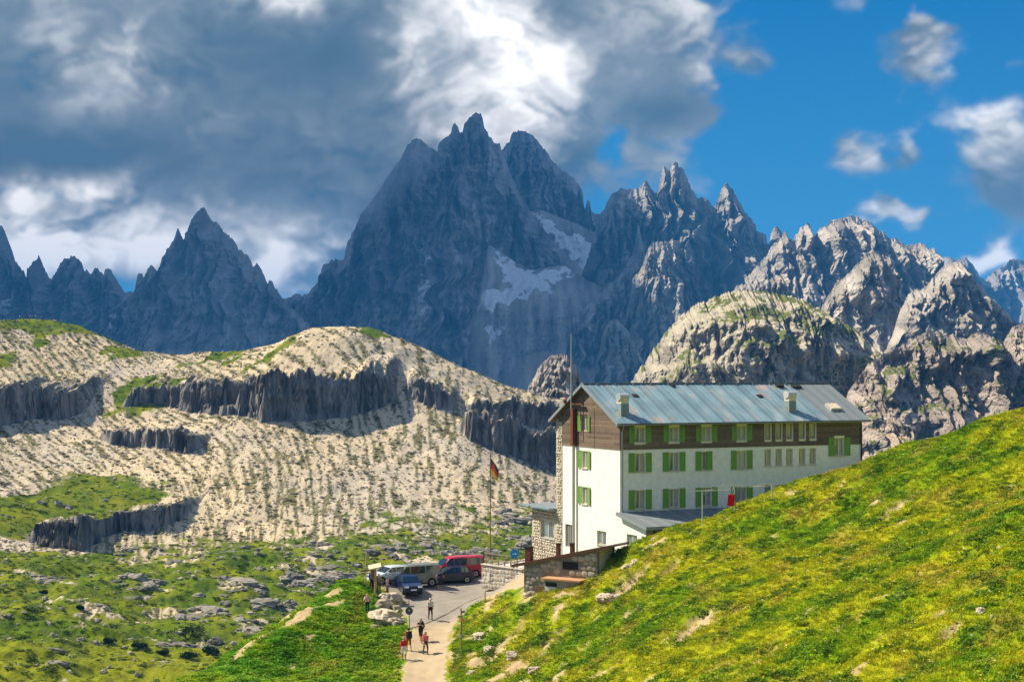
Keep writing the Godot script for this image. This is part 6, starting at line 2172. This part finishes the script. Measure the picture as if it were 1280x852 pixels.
func grass() -> void:
	var m := leaf_material()
	var kinds := [clump_mesh(1, 34, 0.26, 0.11, 0.024, 0.8), clump_mesh(2, 30, 0.24, 0.17, 0.022, 1.0), clump_mesh(3, 22, 0.20, 0.15, 0.055, 1.3)]
	var where := [[] as Array[Transform3D], [] as Array[Transform3D], [] as Array[Transform3D]]
	var tint := [PackedColorArray(), PackedColorArray(), PackedColorArray()]
	var fl: Array[Transform3D] = []
	var fc := PackedColorArray()
	var r := RandomNumberGenerator.new()
	r.seed = 4242
	var tries := 250000
	for k in tries:
		var x := r.randf_range(-30.0, 46.0)
		var d := r.randf_range(42.0, 146.0)
		if d > 118.0 and (x > 6.0 or r.randf() < 0.3): continue
		var y := near.h(x, d)
		if not in_view(Vector3(x, y, -d), 110.0): continue
		if x < -4.0 and y < -27.0: continue
		var o := off_paved(x, d) if d > 88.0 and d < 150.0 and x > -20.0 and x < 14.0 else 9.0
		if o < 0.12: continue
		if bare_patch(x, d) > r.randf_range(0.25, 0.75): continue
		if x > 0.2 and x < 9.0 and d > 112.0: continue
		y = ground(x, d) - 0.02
		var lush := n_b.get_noise_2d(x * 0.45, d * 0.35 + 40.0)
		var i := 0 if r.randf() < 0.55 else 1
		if lush < -0.12 and r.randf() < 0.7 or x < -5.0 and r.randf() < 0.45: i = 2
		var s := r.randf_range(0.65, 1.35)
		if i == 2 and x < -5.0: s *= 1.4
		where[i].append(Transform3D(Basis(Vector3.UP, r.randf() * TAU).scaled(Vector3(s, s * r.randf_range(0.7, 1.25), s)), Vector3(x, y, -d)))
		var c := turf_colour(x, d) * r.randf_range(0.5, 1.5)
		c.r *= r.randf_range(0.8, 1.25)
		if i == 2: c = c.lerp(Color(0.09, 0.21, 0.02), 0.4)
		c.a = 1.0
		tint[i].append(c)
		var bloom := n_a.get_noise_2d(x * 0.12 + 50.0, d * 0.10)
		if x > -3.0 and r.randf() < 0.16 + 0.5 * bloom:
			fl.append(Transform3D(Basis(Vector3.UP, r.randf() * TAU).rotated(Vector3.RIGHT, r.randf_range(-0.6, 0.6)).scaled(Vector3.ONE * r.randf_range(0.6, 1.2)), Vector3(x + r.randf_range(-0.1, 0.1), y + r.randf_range(0.10, 0.22), -d)))
			fc.append(Color(0.62, 0.46, 0.02) if r.randf() < 0.88 else Color(0.7, 0.68, 0.6))
	for i in 3: scatter("grass", kinds[i], m, where[i], tint[i], ["short turf on the near slopes", "longer grass on the near slopes", "broad-leaved plants among the turf"][i])
	var st := begin()
	for k in 6:
		var a := TAU * k / 6.0
		for p in [Vector3.ZERO, Vector3(cos(a), 0.25, sin(a)) * 0.045, Vector3(cos(a + 0.9), 0.25, sin(a + 0.9)) * 0.045]: st.add_vertex(p)
	scatter("wildflowers", done(st), m, fl, fc, "tiny yellow flowers in the turf")
	print("grass ", where[0].size(), " ", where[1].size(), " ", where[2].size(), " flowers ", fl.size())

func rubble() -> void:
	# loose stones and low mats on the left hill
	var m := soil(3.0, 341, 0.75, 1.1, 0.0, 0.03)
	var leaf := leaf_material()
	var mats: Array[Transform3D] = []
	var mc := PackedColorArray()
	var st: Array[Transform3D] = []
	var sc := PackedColorArray()
	var r := RandomNumberGenerator.new()
	r.seed = 808
	for k in 120000:
		var d := sqrt(r.randf_range(215.0 * 215.0, 940.0 * 940.0))
		var x := r.randf_range(-0.36, 0.07) * d
		var y := hill_height(x, d)
		var steep := on_cliff
		if not in_view(Vector3(x, y, -d), 40.0): continue
		var green := green_zone(x, d)
		var lean := lerpf(0.75, 0.05, smoothstep(-150.0, -20.0, x))
		var streak := n_c.get_noise_2d((x + lean * (d - 600.0)) * 0.26 + 3.0, d * 0.028) + 0.45 * n_b.get_noise_2d(x * 0.45, d * 0.3) + r.randf_range(-0.16, 0.16)
		var wild := r.randf()
		if steep < 0.1 and (green < 0.5 and streak > 0.12 and wild < 0.5 or green > 0.5 and wild < 0.3):
			var s := 0.35 + 0.9 * pow(r.randf(), 1.8)
			mats.append(Transform3D(Basis(Vector3.UP, r.randf() * TAU).scaled(Vector3(s * r.randf_range(0.9, 1.7), s * r.randf_range(0.5, 0.9), s * r.randf_range(1.2, 2.6))), Vector3(x, y - 0.05, -d)))
			var c := Color(0.075, 0.085, 0.025) * r.randf_range(0.7, 1.5)
			if green > 0.5: c = Color(0.10, 0.15, 0.02) * r.randf_range(0.5, 1.5)
			c.a = 1.0
			mc.append(c)
		elif wild > (0.5 if green < 0.5 else 0.93):
			var s := 0.10 + 0.42 * pow(r.randf(), 4.0)
			if steep > 0.2: s *= 0.5
			if green > 0.5: s *= 1.3
			st.append(Transform3D(Basis(Vector3(r.randf(), 1, r.randf()).normalized(), r.randf() * TAU).scaled(Vector3(s * r.randf_range(0.8, 1.6), s, s)), Vector3(x, y + s * 0.2, -d)))
			var c := Color(0.45, 0.385, 0.29) * r.randf_range(0.7, 1.15)
			c.a = 1.0
			sc.append(c)
	# grey outcrops that break through the valley turf, in clusters
	var oc: Array[Transform3D] = []
	var occ := PackedColorArray()
	var heaps := [[292, 690, 14.0], [420, 718, 12.0], [488, 696, 14.0], [262, 760, 11.0], [328, 786, 9.0], [226, 802, 9.0], [340, 755, 8.0], [180, 735, 8.0], [400, 690, 12.0], [545, 690, 10.0], [595, 690, 9.0], [660, 680, 9.0], [380, 720, 8.0], [300, 735, 7.0], [70, 725, 7.0], [640, 650, 12.0]]
	var spots := []
	for h in heaps:
		var d := meet(far, h[0], h[1], 200.0, 700.0)
		spots.append(Vector3((h[0] - 640.0) / F * d, h[2], d))
	for k in 2200:
		var x := 0.0
		var d := 0.0
		var s := 0.0
		if k < 620:
			var h: Vector3 = spots[k % spots.size()]
			var a := r.randf() * TAU
			var q := pow(r.randf(), 0.8)
			x = h.x + cos(a) * q * h.y * 0.9
			d = h.z + sin(a) * q * h.y * 1.5
			s = (0.5 + 1.7 * pow(r.randf(), 2.0)) * (1.25 - q * 0.8)
		else:
			d = sqrt(r.randf_range(215.0 * 215.0, 600.0 * 600.0))
			x = r.randf_range(-0.36, 0.07) * d
			if n_b.get_noise_2d(x * 0.055 + 90.0, d * 0.055) < 0.10 or green_zone(x, d) < 0.4: continue
			s = 0.3 + 1.3 * pow(r.randf(), 3.0)
		if plain(x, d).y < 318.0 and x < 0.0 and r.randf() < 0.85: continue
		var y := hill_height(x, d)
		if on_cliff > 0.1 or not in_view(Vector3(x, y, -d), 40.0): continue
		oc.append(Transform3D(Basis(Vector3(r.randf_range(-0.4, 0.4), 1, r.randf_range(-0.4, 0.4)).normalized(), r.randf() * TAU).scaled(Vector3(s * r.randf_range(0.8, 1.9), s * r.randf_range(0.5, 1.1), s * r.randf_range(0.7, 1.3))), Vector3(x, y - s * 0.15, -d)))
		var c := Color(0.24, 0.22, 0.18) * r.randf_range(0.6, 1.4)
		c.a = 1.0
		occ.append(c)
	scatter("outcrop_rubble", rock_mesh(5, 0.8), m, oc, occ, "grey rocks breaking through the valley turf")
	scatter("rubble", rock_mesh(3, 0.4), m, st, sc, "loose stones on the left hill")
	scatter("ground_cover", clump_mesh(9, 40, 0.5, 0.5, 0.16, 1.0), leaf, mats, mc, "low tufts growing between the stones of the left hill")
	print("rubble ", st.size(), " mats ", mats.size())

func dwarf_pines() -> void:
	var leaf := leaf_material()
	leaf.backlight = Color(0.2, 0.25, 0.1)
	var spots := [[232, 797, 3.6, 2.6, "largest dark dwarf pine in the valley"], [263, 817, 2.0, 1.4, "dark dwarf pine right of and below the largest one"], [236, 822, 2.2, 1.1, "flat dwarf pine just below the largest one"], [173, 808, 1.3, 0.8, "small dwarf pine left of the largest one"], [136, 803, 1.1, 0.7, "small low dwarf pine on the valley meadow"], [101, 761, 0.9, 0.7, "lone small dwarf pine high on the valley meadow"], [203, 818, 1.2, 0.7, "small flat dwarf pine below and left of the largest one"], [54, 742, 1.0, 0.7, "small dark bush beside the left-edge rocks"]]
	var r := RandomNumberGenerator.new()
	r.seed = 66
	for s in spots:
		var d := 195.0
		while d < 700.0 and hill_height((s[0] - 640.0) / F * d, d) < (HOR - s[1]) / F * d: d += 0.5
		var x: float = (s[0] - 640.0) / F * d
		var t := thing("dwarf_pine", s[4], "bush", Vector3(x, hill_height(x, d), -d), 0.0, "dwarf pines in the valley")
		var st := begin()
		var lobes := []
		for k in 7: lobes.append([Vector3(r.randf_range(-0.7, 0.7) * s[2], r.randf_range(0.1, 0.55) * s[3], r.randf_range(-0.6, 0.6) * s[2]), r.randf_range(0.35, 0.6)])
		for k in 900:
			var l: Array = lobes[r.randi() % 7]
			var dir := Vector3(r.randf_range(-1, 1), r.randf_range(-0.4, 1), r.randf_range(-1, 1)).normalized()
			var p: Vector3 = l[0] + dir * Vector3(s[2], s[3], s[2]) * l[1] * r.randf_range(0.75, 1.05)
			if p.y < 0.0: p.y = -p.y * 0.3
			var up := (dir + Vector3(0, 0.8, 0)).normalized() * 0.32
			var side := up.cross(Vector3(r.randf_range(-1, 1), r.randf_range(-1, 1), r.randf_range(-1, 1)).normalized()).normalized() * 0.11
			var g := Color(0.028, 0.05, 0.016) * r.randf_range(0.6, 1.7)
			g.a = 1.0
			st.set_color(g)
			for v in [p - side, p + up, p + side]: st.add_vertex(v)
		piece("crown", done(st), leaf, t)
		for k in 3: rod("trunk", t, 0.09, Vector3(0, -0.2, 0), Vector3(r.randf_range(-0.5, 0.5) * s[2], 0.5 * s[3], r.randf_range(-0.4, 0.4) * s[2]), paint(0.12, 0.08, 0.05), 6, 0.04)

func _ready() -> void:
	# camera
	var cam := Camera3D.new()
	cam.name = "camera"
	cam.projection = Camera3D.PROJECTION_FRUSTUM
	cam.near = 0.5
	cam.far = 14000.0
	cam.keep_aspect = Camera3D.KEEP_WIDTH
	cam.size = 1280.0 / F * cam.near
	cam.frustum_offset = Vector2(0.0, (HOR - 426.0) / F * cam.near)
	add_child(cam)
	cam.current = true
	# exposure, sky, air
	var expo := 1.85
	var env := Environment.new()
	env.background_mode = Environment.BG_SKY
	env.sky = Sky.new()
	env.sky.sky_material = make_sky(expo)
	env.tonemap_mode = Environment.TONE_MAPPER_LINEAR
	env.tonemap_exposure = expo
	env.fog_enabled = true
	env.fog_density = 0.00009
	env.volumetric_fog_enabled = true
	env.volumetric_fog_density = 0.0
	env.fog_light_color = Color(0.26, 0.66, 1.0)
	env.sdfgi_enabled = true
	env.ssao_enabled = true
	env.ssil_enabled = true
	var we := WorldEnvironment.new()
	we.name = "environment"
	we.environment = env
	add_child(we)
	var sun := DirectionalLight3D.new()
	sun.name = "sun"
	sun.light_color = Color(1.0, 0.945, 0.84)
	sun.light_energy = 1.6
	sun.light_angular_distance = 0.5
	sun.shadow_enabled = true
	add_child(sun)
	sun.look_at_from_position(Vector3.ZERO, -SUN)
	n_a = noise(FastNoiseLite.FRACTAL_FBM, 101, 4)
	n_b = noise(FastNoiseLite.FRACTAL_FBM, 202, 5)
	n_r = noise(FastNoiseLite.FRACTAL_RIDGED, 303, 4)
	n_w = noise(FastNoiseLite.FRACTAL_FBM, 404, 2)
	n_c = noise(FastNoiseLite.FRACTAL_FBM, 505, 3)
	rng.seed = 77
	mountains()
	clouds_overhead()
	mist()
	var sheet := PlaneMesh.new()
	sheet.size = Vector2(16000.0, 16000.0)
	var ts := setting("terrain", sheet, paint(0.12, 0.13, 0.07), "wide valley floor far below the peaks")
	ts.position = Vector3(0.0, -160.0, -6800.0)
	print("mountains ", Time.get_ticks_msec())
	left_hill()
	print("hill ", Time.get_ticks_msec())
	near_ground()
	paving()
	print("ground ", Time.get_ticks_msec())
	hut_materials()
	hut()
	print("hut ", Time.get_ticks_msec())
	stone_shed()
	terrace()
	flag()
	signs()
	clothes_line()
	boulders()
	vehicles()
	print("props ", Time.get_ticks_msec())
	people()
	far_walkers()
	print("people ", Time.get_ticks_msec())
	grass()
	rubble()
	dwarf_pines()
	print("plants ", Time.get_ticks_msec())
